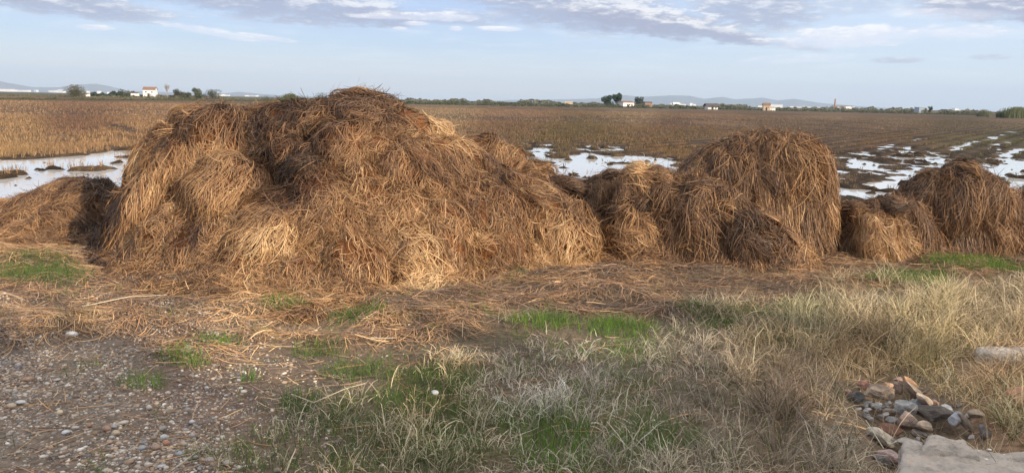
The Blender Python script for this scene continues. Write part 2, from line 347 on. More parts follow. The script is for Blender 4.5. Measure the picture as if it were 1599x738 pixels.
GRN = [(960, 515, 62, 13), (860, 508, 60, 12), (870, 700, 60, 42), (560, 580, 60, 14), (640, 590, 60, 12), (500, 548, 40, 10), (222, 602, 40, 9), (285, 565, 36, 12), (65, 432, 75, 22), (70, 445, 60, 14), (1500, 420, 60, 6), (1120, 495, 55, 14), (345, 540, 40, 8), (450, 492, 40, 6),
       (560, 500, 40, 7), (640, 640, 60, 30), (545, 665, 60, 30), (470, 630, 30, 14), (700, 595, 40, 20), (1250, 505, 60, 30), (740, 645, 40, 20), (560, 720, 50, 25), (700, 700, 60, 30), (1420, 440, 70, 10), (820, 655, 40, 20), (390, 590, 16, 5), (1000, 700, 60, 25), (1070, 690, 30, 15), (1560, 430, 50, 6), (1140, 500, 30, 14)]
def green_amt(px, py):
    g = 0
    for cx, cy, rx, ry in GRN: g = np.maximum(g, 1 - ((px - cx) / rx / 1.35) ** 2 - ((py - cy) / ry / 1.35) ** 2)
    return np.clip(g, 0, 1)
def make_verge():
    xs = np.unique(np.round(np.concatenate([np.linspace(-150, -12, 30), np.arange(-12, -6.5, .2), np.arange(-6.5, 6.5, .05), np.arange(6.5, 12, .2), np.linspace(12, 150, 30)]), 4))
    ys = np.unique(np.round(np.concatenate([np.linspace(-14.5, 2, 24), np.arange(2, 8, .045), np.arange(8, 13.2, .12)]), 4))
    X, Y = np.meshgrid(xs, ys, indexing='ij'); V, Fc = grid_mesh(X, Y, ground_h(X, Y)); x, y = V[:, 0], V[:, 1]
    px, py = project(V); px = np.where(y < 1.5, 800, px)
    c = np.tile(np.array([.085, .068, .056]), (len(V), 1))
    c *= (1 + .7 * fbm(x * 2, y * 3, 5, 4))[:, None]
    dry = idw(px, py, [(100, 650, .10, .082, .07), (350, 640, .085, .062, .054), (400, 580, .085, .066, .056), (30, 480, .10, .085, .078), (480, 620, .06, .05, .042), (700, 650, .05, .045, .03), (1000, 600, .07, .06, .045), (1400, 560, .09, .068, .042), (1450, 650, .10, .085, .07), (1590, 625, .14, .085, .055), (1750, 600, .09, .07, .05), (2100, 600, .09, .07, .05), (500, 470, .10, .075, .05)], 1.5)
    c = (c * .4 + dry * 1.55) * np.array([1.04, 1, .90])
    lt = litter_amt(x, y)[:, None]; c = c * (1 - lt * .6) + lt * .6 * np.array([.13, .09, .06])
    tag(raw_mesh('ground', V, Fc, M_SOIL, col=c, smooth=True), 'dark stony earth of the raised field edge', kind='structure')
make_verge()

# ---------------------------------------------------------------- straw heaps
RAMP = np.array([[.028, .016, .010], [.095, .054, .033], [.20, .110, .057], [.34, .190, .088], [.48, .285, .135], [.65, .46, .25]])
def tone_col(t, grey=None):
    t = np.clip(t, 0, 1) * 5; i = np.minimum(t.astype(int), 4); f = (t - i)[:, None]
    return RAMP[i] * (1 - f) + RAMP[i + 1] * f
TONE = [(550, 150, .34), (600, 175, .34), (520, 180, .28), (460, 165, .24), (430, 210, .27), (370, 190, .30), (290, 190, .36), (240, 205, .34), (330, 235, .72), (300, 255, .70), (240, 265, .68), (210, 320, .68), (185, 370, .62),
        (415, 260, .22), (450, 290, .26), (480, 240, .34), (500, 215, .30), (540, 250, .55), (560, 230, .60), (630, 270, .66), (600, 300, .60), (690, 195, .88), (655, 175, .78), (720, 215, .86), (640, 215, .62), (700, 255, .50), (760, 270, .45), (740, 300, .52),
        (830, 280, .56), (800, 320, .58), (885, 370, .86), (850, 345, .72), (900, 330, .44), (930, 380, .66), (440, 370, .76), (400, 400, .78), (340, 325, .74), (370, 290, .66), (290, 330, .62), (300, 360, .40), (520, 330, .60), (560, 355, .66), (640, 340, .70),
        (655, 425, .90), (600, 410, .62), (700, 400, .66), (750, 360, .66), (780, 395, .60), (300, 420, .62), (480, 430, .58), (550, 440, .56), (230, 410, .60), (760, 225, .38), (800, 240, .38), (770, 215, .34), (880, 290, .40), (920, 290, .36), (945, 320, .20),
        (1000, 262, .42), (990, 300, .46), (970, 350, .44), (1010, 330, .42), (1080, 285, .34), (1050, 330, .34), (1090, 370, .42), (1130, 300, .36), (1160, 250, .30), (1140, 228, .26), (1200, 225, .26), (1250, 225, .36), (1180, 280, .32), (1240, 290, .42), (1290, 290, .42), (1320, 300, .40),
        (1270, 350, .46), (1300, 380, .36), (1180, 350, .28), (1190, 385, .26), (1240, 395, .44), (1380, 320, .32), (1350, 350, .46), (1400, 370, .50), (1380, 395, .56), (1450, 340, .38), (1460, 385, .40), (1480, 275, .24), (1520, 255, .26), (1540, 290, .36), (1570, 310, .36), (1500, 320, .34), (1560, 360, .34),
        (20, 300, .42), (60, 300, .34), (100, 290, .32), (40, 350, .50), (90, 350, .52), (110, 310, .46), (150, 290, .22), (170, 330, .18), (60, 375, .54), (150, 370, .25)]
def ico(sub):
    bm = bmesh.new(); bmesh.ops.create_icosphere(bm, subdivisions=sub, radius=1); V = np.array([v.co[:] for v in bm.verts]); Fc = np.array([[v.index for v in f.verts] for f in bm.faces]); bm.free(); return V, Fc
ICO = {s: ico(s) for s in (1, 2, 3, 4)}
def make_heap(name, label, crest, base, back=1.4, clumps=(), dents=(), nrand=30, nstraw=20000, rcl=(.18, .42), hcl=(.06, .17), prof=(1.6, 1.1), L=(.12, .36), seed=1, wd_=(.0028, .0060), hang=0.5, tdark=0.0, hsub=.10, limz=.02, hfs=.55, lumps=.55, lsz=1.0, wildp=.26, swirl=3.2, jit=.45):
    g = np.random.default_rng(seed)
    cr = np.array([[*pxy(a, b, c)] for a, b, c in crest]); o = np.argsort(cr[:, 0]); cr = cr[o]
    bs = np.array([pxg(a, b) for a, b in base]); bs = bs[np.argsort(bs[:, 0])]
    x0, x1 = cr[0, 0], cr[-1, 0]; y0 = bs[:, 1].min() - .7; y1 = cr[:, 1].max() + back + .3
    D = .03; xs = np.arange(x0 - .25, x1 + .25, D); ys = np.arange(y0, y1, D); X, Y = np.meshgrid(xs, ys, indexing='ij')
    zc = np.interp(X, cr[:, 0], cr[:, 2], left=0, right=0); yc = np.interp(X, cr[:, 0], cr[:, 1]); yb = np.interp(X, bs[:, 0], bs[:, 1])
    edge = sstep(X, x0 - .02, x0 + .18) * sstep(-X, -x1 - .02, -x1 + .18)
    yc = np.maximum(yc, yb + .25)
    t = np.where(Y < yc, (yc - Y) / (yc - yb), (Y - yc) / (back * np.clip(zc / 1.2, .35, 1)))
    p, q = prof; B = zc * (.84 * np.maximum(1 - np.clip(t, 0, 1) ** p, 0) ** q + .16 * np.maximum(1 - (t / 1.32) ** 1.6, 0)) * edge
    B = B + .05 * fbm(X * 2.5, Y * 2.5, 4, 3) * sstep(t, .7, 1.1) - .07 * sstep(t, 1.1, 1.4)
    gz = ground_h(X, Y); 
    def samp(A, x, y):
        fx = np.clip((x - xs[0]) / D, 0, len(xs) - 1.001); fy = np.clip((y - ys[0]) / D, 0, len(ys) - 1.001); i = fx.astype(int); j = fy.astype(int); fx = fx - i; fy = fy - j
        return (A[i, j] * (1 - fx) + A[i + 1, j] * fx) * (1 - fy) + (A[i, j + 1] * (1 - fx) + A[i + 1, j + 1] * fx) * fy
    def hit(px, py):
        d = ray(px, py); T = np.linspace(4, 14, 500); P = CAM + d * T[:, None]
        inside = (P[:, 0] > xs[0]) & (P[:, 0] < xs[-1]) & (P[:, 1] > ys[0]) & (P[:, 1] < ys[-1])
        h = np.where(inside, samp(B, P[:, 0], P[:, 1]), -9); k = np.argmax(h >= P[:, 2])
        return P[k] if h[k] >= P[k, 2] else None
    CL = []
    for c in clumps:
        P = hit(c[0], c[1])
        if P is not None: CL.append((P[0], P[1], c[2], c[3], c[4], c[5] if len(c) > 5 else None))
    n = 0
    while n < nrand:
        x = g.uniform(x0, x1); y = g.uniform(y0, y1); b = samp(B, np.array([x]), np.array([y]))[0]
        if b < .04: continue
        CL.append((x, y, g.uniform(*rcl), g.uniform(*hcl) * min(1, .3 + b), None, None)); n += 1
    gx, gy = np.gradient(B, D)
    Hc = np.zeros_like(B); idx = np.full(B.shape, -1); nz = fbm(X * 6, Y * 6, 2, 3) * .35
    cinfo = []
    for k, (x, y, r, h, ang, tn) in enumerate(CL):
        # the clump is longer down the slope than across it
        sgx = samp(gx, np.array([x]), np.array([y]))[0]; sgy = samp(gy, np.array([x]), np.array([y]))[0]
        dn = np.array([-sgx, -sgy]); sl = np.linalg.norm(dn); dn = dn / sl if sl > .05 else np.array([0, -1.0])
        a = (g.normal(0, .5) if ang is None else rad(ang)); dr = np.array([dn[0] * math.cos(a) - dn[1] * math.sin(a), dn[0] * math.sin(a) + dn[1] * math.cos(a)])
        u = (X - x) * dr[0] + (Y - y) * dr[1]; v = -(X - x) * dr[1] + (Y - y) * dr[0]
        sc = 1 / math.sqrt(1 + min(sl, 1.6) ** 2 * .6)
        rr = (u / (r * 1.15 * sc)) ** 2 + (v / r) ** 2 + nz
        e = h * hfs * np.clip(1 - rr, 0, 1) ** .38; win = e > Hc
        Hc = np.where(win, e, Hc); idx = np.where(win & (e > 0), k, idx)
        cinfo.append((x, y, dr[0], dr[1], g.normal(0, .10) if tn is None else tn))
    H = B + Hc * sstep(B, -.02, .4) - hsub * sstep(B, 0, .5)
    for (px, py, r, dep) in dents:
        P = hit(px, py)
        if P is not None: H = H - dep * np.exp(-(((X - P[0]) ** 2 + ((Y - P[1]) * .8) ** 2) / r ** 2)) * sstep(B, 0, .2)
    H = H + sstep(B, .02, .2) * (.06 * fbm(X * 4, Y * 4, seed, 3, .6) - .07 * np.abs(fbm(X * 9, Y * 9, seed + 2, 3, .6)))
    ci = np.array(cinfo + [(0, 0, 0, 0, 0)])
    HG = np.where(B > -.05, np.maximum(H, -.2), H)
    # core surface
    V, Fc = grid_mesh(X, Y, HG); keep = (H.ravel()[Fc] > gz.ravel()[Fc] - .06).any(1); Fc = Fc[keep]
    used = np.unique(Fc); mp = np.full(len(V), -1); mp[used] = np.arange(len(used)); V = V[used]; Fc = mp[Fc]
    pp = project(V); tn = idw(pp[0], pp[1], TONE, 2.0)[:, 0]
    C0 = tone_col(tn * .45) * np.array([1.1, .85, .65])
    # straws
    gx, gy = np.gradient(H, D); area = np.sqrt(1 + np.minimum(gx ** 2 + gy ** 2, 12)); front = np.where(Y < yc + .35, 1.0, .35)
    wgt = (area * front * (B > .01)).ravel(); wgt /= wgt.sum()
    BN = 13; nb = nstraw // BN; nstraw = nb * BN
    rep = lambda a: np.repeat(a, BN, 0)
    s = rep(g.choice(len(wgt), nb, p=wgt)); loose = g.random(nstraw) < .25; s = np.where(loose, g.choice(len(wgt), nstraw, p=wgt), s); b_rot = np.where(loose, g.normal(0, jit, nstraw), rep(g.normal(0, jit, nb))); b_tone = np.where(loose, 0, rep(g.normal(0, .13, nb))); b_off = np.where(loose, np.abs(g.normal(0, .012, nstraw)), rep(np.abs(g.normal(0, .022, nb)))); b_curl = np.where(loose, g.normal(0, .16, nstraw), rep(g.normal(0, .22, nb))); b_len = rep(g.uniform(.7, 1.2, nb))
    x = X.ravel()[s] + g.normal(0, .028, nstraw); y = Y.ravel()[s] + g.normal(0, .022, nstraw)
    ti = idx.ravel()[s]; info = ci[ti]
    gb = np.stack([samp(gx, x, y), samp(gy, x, y)], -1); Bx, By = np.gradient(B, D); down = -norm(np.stack([samp(Bx, x, y), samp(By, x, y)], -1))
    radl = norm(np.stack([x - info[:, 0], y - info[:, 1]], -1)); cdir = np.where((ti >= 0)[:, None], info[:, 2:4], down); radl = np.where((ti >= 0)[:, None], radl, 0)
    # lazy swirl so that neighbouring straws lie roughly along each other
    sw = fbm(x * 2.6, y * 2.6, seed + 3, 3) * swirl; rot = sw + b_rot + g.normal(0, .16, nstraw)
    d = cdir * .8 * hang * 2 + radl * .55 + down * .35 * hang; d = norm(d)
    wild = loose & (g.random(nstraw) < wildp * 3); rot = np.where(wild, g.normal(0, 1.3, nstraw), rot)
    d = np.stack([d[:, 0] * np.cos(rot) - d[:, 1] * np.sin(rot), d[:, 0] * np.sin(rot) + d[:, 1] * np.cos(rot)], -1)
    g0 = np.stack([samp(gx, x, y), samp(gy, x, y)], -1); gm = np.minimum(np.linalg.norm(g0, axis=-1), 3.5)[:, None]; gn = norm(g0); al = (d * gn).sum(1, keepdims=True); d = norm(d - gn * al * (1 - 1 / np.sqrt(1 + gm ** 2)))
    S = 6; ln = g.uniform(*L, nstraw) * np.where(wild, .85, 1.0); off = b_off + np.abs(g.normal(0, .006, nstraw)) + .002; ln = ln * b_len
    P = np.zeros((nstraw, S, 3)); cx, cy = x.copy(), y.copy(); curl = b_curl + g.normal(0, .06, nstraw); lift = np.where(g.random(nstraw) < .10, g.uniform(.01, .08, nstraw), 0) 
    zprev = samp(H, cx, cy) + off; arch = g.uniform(0, .022, nstraw)
    for k in range(S):
        z = samp(H, cx, cy) + off + arch * math.sin(math.pi * k / (S - 1)) + lift * (k / (S - 1)) ** 2 * 1.3
        if k: z = np.maximum(z, zprev - .85 * ln / (S - 1))
        P[:, k] = np.stack([cx, cy, z], -1); zprev = z
        sg = np.stack([samp(gx, cx, cy), samp(gy, cx, cy)], -1); slope = np.clip((sg * d).sum(1), -3.0, 2.0)
        st = ln / (S - 1) / np.sqrt(1 + slope ** 2)
        a = curl + g.normal(0, .07, nstraw); d = np.stack([d[:, 0] * np.cos(a) - d[:, 1] * np.sin(a), d[:, 0] * np.sin(a) + d[:, 1] * np.cos(a)], -1)
        d = norm(d - sg * .03 * hang)
        cx = cx + d[:, 0] * st; cy = cy + d[:, 1] * st
    tan = norm(np.gradient(P, axis=1)); sg = np.stack([samp(gx, P[..., 0], P[..., 1]), samp(gy, P[..., 0], P[..., 1])], -1); sg = np.clip(sg, -2.5, 2.5)
    nrm = norm(np.concatenate([-sg, np.ones(sg.shape[:2] + (1,))], -1)); side = norm(np.cross(tan, nrm)); rl = g.normal(0, .55, nstraw)[:, None, None]
    side = norm(side * np.cos(rl) + nrm * np.sin(rl))
    wv = g.uniform(*wd_, nstraw)[:, None] * np.array([.7, 1, 1, 1, .85, .45])[None]
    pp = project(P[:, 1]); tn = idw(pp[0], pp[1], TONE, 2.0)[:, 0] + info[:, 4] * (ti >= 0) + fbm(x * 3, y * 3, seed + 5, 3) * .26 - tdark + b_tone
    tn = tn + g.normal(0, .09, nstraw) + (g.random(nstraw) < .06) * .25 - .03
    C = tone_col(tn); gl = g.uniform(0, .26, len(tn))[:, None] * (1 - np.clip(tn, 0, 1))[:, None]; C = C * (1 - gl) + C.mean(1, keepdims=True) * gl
    C *= g.uniform(.75, 1.25, nstraw)[:, None]
    Vs, Fs, Cs = ribbons(P, wv, side, C); straws = [(Vs, Fs, Cs)]; cores = []
    # forkfuls of straw thrown on the heap: rounded lumps with their own lie of the straw
    Bs = B.copy()
    for _ in range(8): Bs[1:-1, 1:-1] = (Bs[1:-1, 1:-1] * 2 + Bs[:-2, 1:-1] + Bs[2:, 1:-1] + Bs[1:-1, :-2] + Bs[1:-1, 2:]) / 6
    bx, by = np.gradient(Bs, D); nl = len(CL); cf = np.array([[c[0], c[1], c[2], c[3]] for c in CL]); zc_ = samp(H, cf[:, 0], cf[:, 1]); bb = samp(B, cf[:, 0], cf[:, 1])
    sl = np.stack([samp(bx, cf[:, 0], cf[:, 1]), samp(by, cf[:, 0], cf[:, 1])], -1); sm = np.maximum(np.linalg.norm(sl, axis=-1, keepdims=True), 1e-6); sl = sl / sm * np.minimum(sm, 2.2)
    nv = norm(np.concatenate([-sl, np.ones((nl, 1))], -1)); dn = np.array([[c[2], c[3], 0] for c in cinfo]); ax = norm(dn - nv * (dn * nv).sum(1, keepdims=True)); ay = np.cross(nv, ax)
    ra = cf[:, 2] * .74 * lsz * g.uniform(.85, 1.2, nl); rb = ra * g.uniform(.9, 1.5, nl); rc = ra * g.uniform(.50, .78, nl); sink = .36
    big = np.clip(bb / .35, .25, 1); ra, rb, rc = ra * big, rb * big, rc * big; Cn = np.stack([cf[:, 0], cf[:, 1], zc_], -1) - nv * (rc * sink)[:, None]
    rimz = np.interp(Cn[:, 0], cr[:, 0], cr[:, 2]); wide = np.minimum(np.interp(Cn[:, 0] - ra * .7, cr[:, 0], cr[:, 2], left=0), np.interp(Cn[:, 0] + ra * .7, cr[:, 0], cr[:, 2], right=0)); lim = np.minimum(rimz, wide + .10) + limz
    topz = Cn[:, 2] + np.sqrt((rc * nv[:, 2]) ** 2 + (rb * ax[:, 2]) ** 2 + (ra * ay[:, 2]) ** 2) * 1.06; Cn[:, 2] -= np.maximum(0, topz - lim)
    nz3 = g.normal(0, 1, (nl, 4, 3)) * 2.2; ph = g.uniform(0, 6.28, (nl, 4))
    def lump(k, u):                       # k (N), u (...,3) unit directions in the lump's frame
        kk = k.reshape(k.shape + (1,) * (u.ndim - 2)); q = 1 + 0
        for j in range(4): q = q + .075 * np.sin((nz3[kk, j] * u).sum(-1) * 1.3 + ph[kk, j])
        w_ = u * q[..., None]; return Cn[kk] + ax[kk] * (w_[..., 0] * rb[kk])[..., None] + ay[kk] * (w_[..., 1] * ra[kk])[..., None] + nv[kk] * (w_[..., 2] * rc[kk])[..., None]
    Vi, Fi = ICO[2]
    for k in range(nl):
        ks = np.array([k]); Vk = lump(ks, Vi[None])[0]; Vk = Cn[k] + (Vk - Cn[k]) * .93; pk = project(Vk); tk = idw(pk[0], pk[1], TONE, 2.0)[:, 0]
        cores.append((Vk, Fi, tone_col(tk * .45) * np.array([1.1, .85, .65])))
    N2 = int(nstraw * lumps); nb = N2 // 9; N2 = nb * 9; pr = ra * rb * g.uniform(.8, 1.2, nl); pr /= pr.sum(); kb = g.choice(nl, nb, p=pr); k = np.repeat(kb, 9)
    u = g.normal(0, 1, (nb, 3)); u[:, 2] = np.abs(u[:, 2]) * .9 - .1; u = norm(u); u = norm(np.repeat(u, 9, 0) + g.normal(0, .10, (N2, 3)))
    rot_k = g.normal(0, .5, nl); th = rot_k[k] + np.repeat(g.normal(0, jit * .8, nb), 9) + g.normal(0, .15, N2); wl = g.random(N2) < wildp * .8; th = np.where(wl, g.normal(0, 1.4, N2), th)
    # mostly falling from the top of the lump to its lower side
    dv = np.stack([np.cos(th), np.sin(th), 0 * th], -1); dv = dv + np.stack([u[:, 0] * .5, u[:, 1] * .5, 0 * th], -1); tv = norm(dv - u * (dv * u).sum(1, keepdims=True)); cv = np.cross(u, tv)
    ln2 = g.uniform(*L, N2) * np.repeat(g.uniform(.7, 1.2, nb), 9); ar = ln2 / rb[k]; ar = np.minimum(ar, 2.4); S2 = 6; sq = np.linspace(0, 1, S2)[None]; an = ar[:, None] * sq; bend = (np.repeat(g.normal(0, .35, nb), 9) + g.normal(0, .12, N2))[:, None] * sq ** 2
    uu = u[:, None] * np.cos(an)[..., None] + (tv[:, None] * np.cos(bend)[..., None] + cv[:, None] * np.sin(bend)[..., None]) * np.sin(an)[..., None]
    PL = lump(k, uu); out = norm(PL - Cn[k][:, None]); of = np.repeat(np.abs(g.normal(0, .014, nb)), 9) + np.abs(g.normal(0, .006, N2)); st2 = np.where(g.random(N2) < .12, g.uniform(.01, .13, N2), 0)
    PL = PL + out * (of[:, None] + st2[:, None] * sq ** 2)[..., None]; droop = np.clip(-out[..., 2] + .25, 0, 1) * sq * ln2[:, None] * .35; PL[..., 2] -= droop; PL[..., :2] += out[..., :2] * (droop * .25)[..., None]
    tan2 = norm(np.gradient(PL, axis=1)); sd2 = norm(np.cross(tan2, out)); rl2 = g.normal(0, .5, N2)[:, None, None]; sd2 = norm(sd2 * np.cos(rl2) + out * np.sin(rl2))
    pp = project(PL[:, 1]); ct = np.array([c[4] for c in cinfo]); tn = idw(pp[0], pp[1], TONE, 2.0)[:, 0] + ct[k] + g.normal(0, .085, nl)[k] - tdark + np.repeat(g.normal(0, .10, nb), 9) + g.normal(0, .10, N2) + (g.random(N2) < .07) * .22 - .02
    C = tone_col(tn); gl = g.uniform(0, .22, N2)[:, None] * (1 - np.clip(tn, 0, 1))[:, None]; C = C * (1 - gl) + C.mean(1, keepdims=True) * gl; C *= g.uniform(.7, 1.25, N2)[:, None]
    straws.append(ribbons(PL, g.uniform(*wd_, N2)[:, None] * np.array([.7, 1, 1, 1, .85, .45])[None], sd2, C))
    Vc, Fcc, Cc = join(cores); Fcc = np.concatenate([Fcc, Fcc[:, -1:]], 1) if False else Fcc
    Vs, Fs, Cs = join(straws)
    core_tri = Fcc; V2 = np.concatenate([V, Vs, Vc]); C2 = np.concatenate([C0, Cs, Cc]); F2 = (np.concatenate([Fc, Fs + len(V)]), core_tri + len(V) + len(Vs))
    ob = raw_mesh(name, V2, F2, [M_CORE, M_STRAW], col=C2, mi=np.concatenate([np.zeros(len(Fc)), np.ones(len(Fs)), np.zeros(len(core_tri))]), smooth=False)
    tag(ob, label, 'straw heap', 'rice straw heaps along the field edge')
    return ob
# crest: (px, py, depth); base: (px, py)
make_heap('straw_heap', 'largest and tallest golden straw heap, its weathered brown top rising above the horizon',
    [(135, 410, 7.5), (160, 350, 7.6), (180, 305, 7.7), (200, 268, 7.8), (208, 235, 7.9), (225, 212, 7.9), (250, 194, 7.9), (285, 181, 8.0), (330, 177, 8.1), (372, 178, 8.1), (400, 168, 8.2), (440, 158, 8.2), (480, 157, 8.2), (510, 152, 8.2), (550, 148, 8.2), (585, 152, 8.2), (612, 164, 8.1),
     (640, 174, 8.0), (680, 192, 7.9), (712, 212, 7.9), (730, 228, 7.9), (770, 252, 7.9), (815, 272, 7.8), (860, 300, 7.6), (905, 325, 7.4), (935, 355, 7.2), (960, 405, 7.2)],
    [(110, 405), (150, 405), (200, 432), (300, 450), (400, 465), (500, 470), (620, 462), (700, 452), (760, 436), (850, 422), (920, 415), (970, 405)],
    back=2.2, nrand=250, nstraw=150000, seed=3, prof=(1.3, 1.12), lumps=1.25, lsz=1.12, hfs=.5, rcl=(.10, .31), hcl=(.06, .18), L=(.06, .25), hang=.35, hsub=.09, limz=.06, jit=.6,
    clumps=[(335, 215, .42, .20, 0, .03), (250, 255, .34, .16, 0, .05), (205, 320, .32, .18, 0, .02), (340, 290, .46, .24, -10, .04), (420, 340, .5, .26, 0, .05), (300, 370, .35, .16, 0, 0), (560, 160, .5, .15, 0, 0), (450, 180, .45, .16, 0, 0), (680, 190, .36, .16, 20, .1),
            (540, 220, .38, .2, 0, .05), (625, 245, .36, .2, 0, .02), (700, 250, .35, .15, 10, 0), (580, 310, .36, .16, 0, .03), (500, 300, .3, .18, 0, 0), (655, 390, .34, .24, 0, .1), (890, 350, .42, .20, 0, .08), (780, 330, .4, .18, 0, 0), (700, 345, .36, .17, 0, .03), (560, 400, .35, .14, 0, 0), (460, 420, .35, .15, 0, 0), (640, 310, .3, .15, 0, .05), (820, 290, .35, .12, 10, 0), (520, 325, .27, .2, 0, .02), (600, 340, .25, .2, 0, .03), (560, 285, .24, .18, 0, .04), (730, 300, .27, .2, 10, .0), (400, 375, .30, .22, 0, .08), (250, 370, .26, .18, 0, 0), (700, 395, .28, .2, 0, .02), (540, 430, .28, .16, 0, .0), (800, 385, .28, .18, 0, .02), (380, 425, .28, .15, 0, .02), (270, 300, .26, .2, 0, .04)],
    dents=[(590, 265, .09, .22), (650, 300, .08, .2), (530, 355, .09, .2), (480, 375, .07, .15), (700, 320, .07, .18), (740, 345, .08, .18), (820, 345, .08, .2), (350, 395, .08, .15), (500, 405, .07, .15), (250, 300, .09, .22), (330, 265, .08, .15), (620, 215, .08, .16), (395, 245, .14, .34), (405, 280, .14, .36), (415, 305, .12, .25), (468, 225, .10, .26), (455, 255, .10, .28), (478, 205, .09, .2), (575, 190, .10, .26), (560, 196, .10, .18), (608, 425, .10, .25), (445, 320, .12, .22), (640, 280, .1, .15), (305, 345, .14, .2), (370, 225, .1, .2), (275, 300, .08, .15), (650, 360, .1, .14), (745, 400, .12, .12)])
make_heap('straw_heap', 'low reddish straw heap at the left edge, its right end in dark shadow',
    [(-220, 380, 8.6), (-150, 345, 8.8), (-80, 325, 8.9), (0, 313, 9.0), (40, 303, 9.1), (80, 290, 9.1), (110, 281, 9.1), (150, 273, 9.1), (178, 280, 9.1), (205, 300, 9.2), (250, 360, 9.2)],
    [(-240, 385), (0, 388), (80, 386), (150, 384), (260, 385)], back=1.3, nrand=60, nstraw=42000, tdark=-.03, seed=5, rcl=(.1, .34),
    clumps=[(60, 310, .4, .12, 0, 0), (150, 300, .35, .14, 0, 0), (90, 340, .35, .14, -10, 0), (20, 345, .4, .14, 10, 0)], dents=[(66, 320, .10, .15), (30, 330, .1, .12), (70, 355, .08, .12)])
make_heap('straw_heap', 'rounded brown straw hump just behind the right shoulder of the largest heap',
    [(690, 300, 8.9), (710, 240, 8.9), (735, 217, 8.9), (768, 214, 8.9), (798, 232, 8.9), (822, 252, 8.9), (850, 264, 8.9), (885, 290, 8.9), (910, 340, 8.9)],
    [(680, 360), (800, 360), (920, 370)], back=1.2, nrand=40, nstraw=28000, tdark=-.06, hsub=.17, seed=6, rcl=(.1, .3))
make_heap('straw_heap', 'low dark straw ridge in the gap between the largest heap and its right neighbour',
    [(800, 345, 8.4), (820, 285, 8.4), (850, 266, 8.4), (880, 270, 8.4), (910, 274, 8.4), (940, 270, 8.5), (962, 264, 8.5), (990, 275, 8.4), (1015, 350, 8.4)],
    [(800, 406), (880, 408), (960, 408), (1020, 402)], back=1.0, nrand=40, nstraw=28000, tdark=-.06, hsub=.17, seed=7, rcl=(.1, .3), dents=[(948, 285, .07, .25), (948, 310, .07, .25)], hang=.5, lumps=1.0)
make_heap('straw_heap', 'tall square shouldered straw heap with long stalks hanging down, second tallest',
    [(1040, 330, 8.2), (1062, 276, 8.2), (1088, 248, 8.2), (1112, 234, 8.2), (1150, 222, 8.2), (1200, 215, 8.2), (1250, 216, 8.1), (1288, 230, 8.0), (1315, 256, 8.0), (1330, 285, 7.9), (1338, 335, 7.8), (1346, 400, 7.6)],
    [(1030, 410), (1100, 412), (1200, 412), (1290, 408), (1330, 400), (1350, 398)], back=1.6, nrand=90, lumps=.8, lsz=.8, hfs=.35, nstraw=75000, tdark=-.09, seed=8, prof=(2.4, 1.15), L=(.12, .36), hang=.8, hcl=(.06, .15), rcl=(.10, .28), wildp=.3, swirl=2.4, jit=.5, hsub=.03, wd_=(.003, .0068),
    clumps=[(1200, 235, .4, .10, 0, 0), (1130, 260, .3, .12, 0, -.03), (1250, 260, .4, .10, 0, 0)], dents=[(1170, 330, .06, .3), (1150, 290, .06, .14), (1205, 300, .04, .1), (1290, 385, .1, .2)])
make_heap('straw_heap', 'shaggy brown straw heap in front of the tall square one, left neighbour of it',
    [(940, 400, 7.4), (950, 350, 7.6), (960, 300, 7.8), (975, 268, 7.9), (995, 260, 8.0), (1022, 262, 8.0), (1050, 276, 7.8), (1090, 281, 7.6), (1125, 287, 7.4), (1155, 303, 7.3), (1190, 330, 7.1), (1225, 345, 7.0), (1265, 372, 6.9), (1300, 400, 6.8), (1340, 424, 6.8)],
    [(930, 408), (1000, 416), (1100, 420), (1180, 428), (1260, 424), (1340, 418)], back=1.2, nrand=120, lumps=1.0, lsz=.85, hfs=.4, nstraw=70000, tdark=-.09, seed=9, prof=(1.7, 1.15), L=(.10, .32), hang=.5, rcl=(.09, .28), hcl=(.07, .19), wildp=.32, swirl=3.0, jit=.55, wd_=(.003, .0065),
    clumps=[(1000, 275, .35, .14, 0, 0), (1035, 290, .34, .14, 0, 0), (1040, 335, .28, .10, 0, -.05), (1080, 300, .38, .2, 0, 0), (1095, 350, .35, .16, 0, .05), (1160, 360, .3, .12, 0, 0), (975, 330, .3, .14, 0, 0)], dents=[(1035, 352, .06, .12), (1030, 380, .07, .1), (965, 395, .10, .2)])
make_heap('straw_heap', 'small low straw heap with a tan tuft in front, between the two right heaps',
    [(1315, 400, 7.4), (1328, 350, 7.6), (1345, 318, 7.8), (1385, 316, 7.9), (1425, 312, 7.9), (1470, 330, 7.9), (1510, 370, 7.6), (1540, 400, 7.5)],
    [(1310, 405), (1370, 415), (1440, 410), (1550, 405)], back=1.2, nrand=70, lumps=1.0, lsz=.85, hfs=.4, nstraw=36000, tdark=-.08, seed=10, prof=(1.4, 1.1), rcl=(.08, .26),
    clumps=[(1375, 355, .34, .2, 0, .1), (1440, 345, .3, .14, 0, 0), (1390, 385, .25, .12, 0, .08)], dents=[(1330, 390, .08, .2), (1470, 370, .1, .2)])
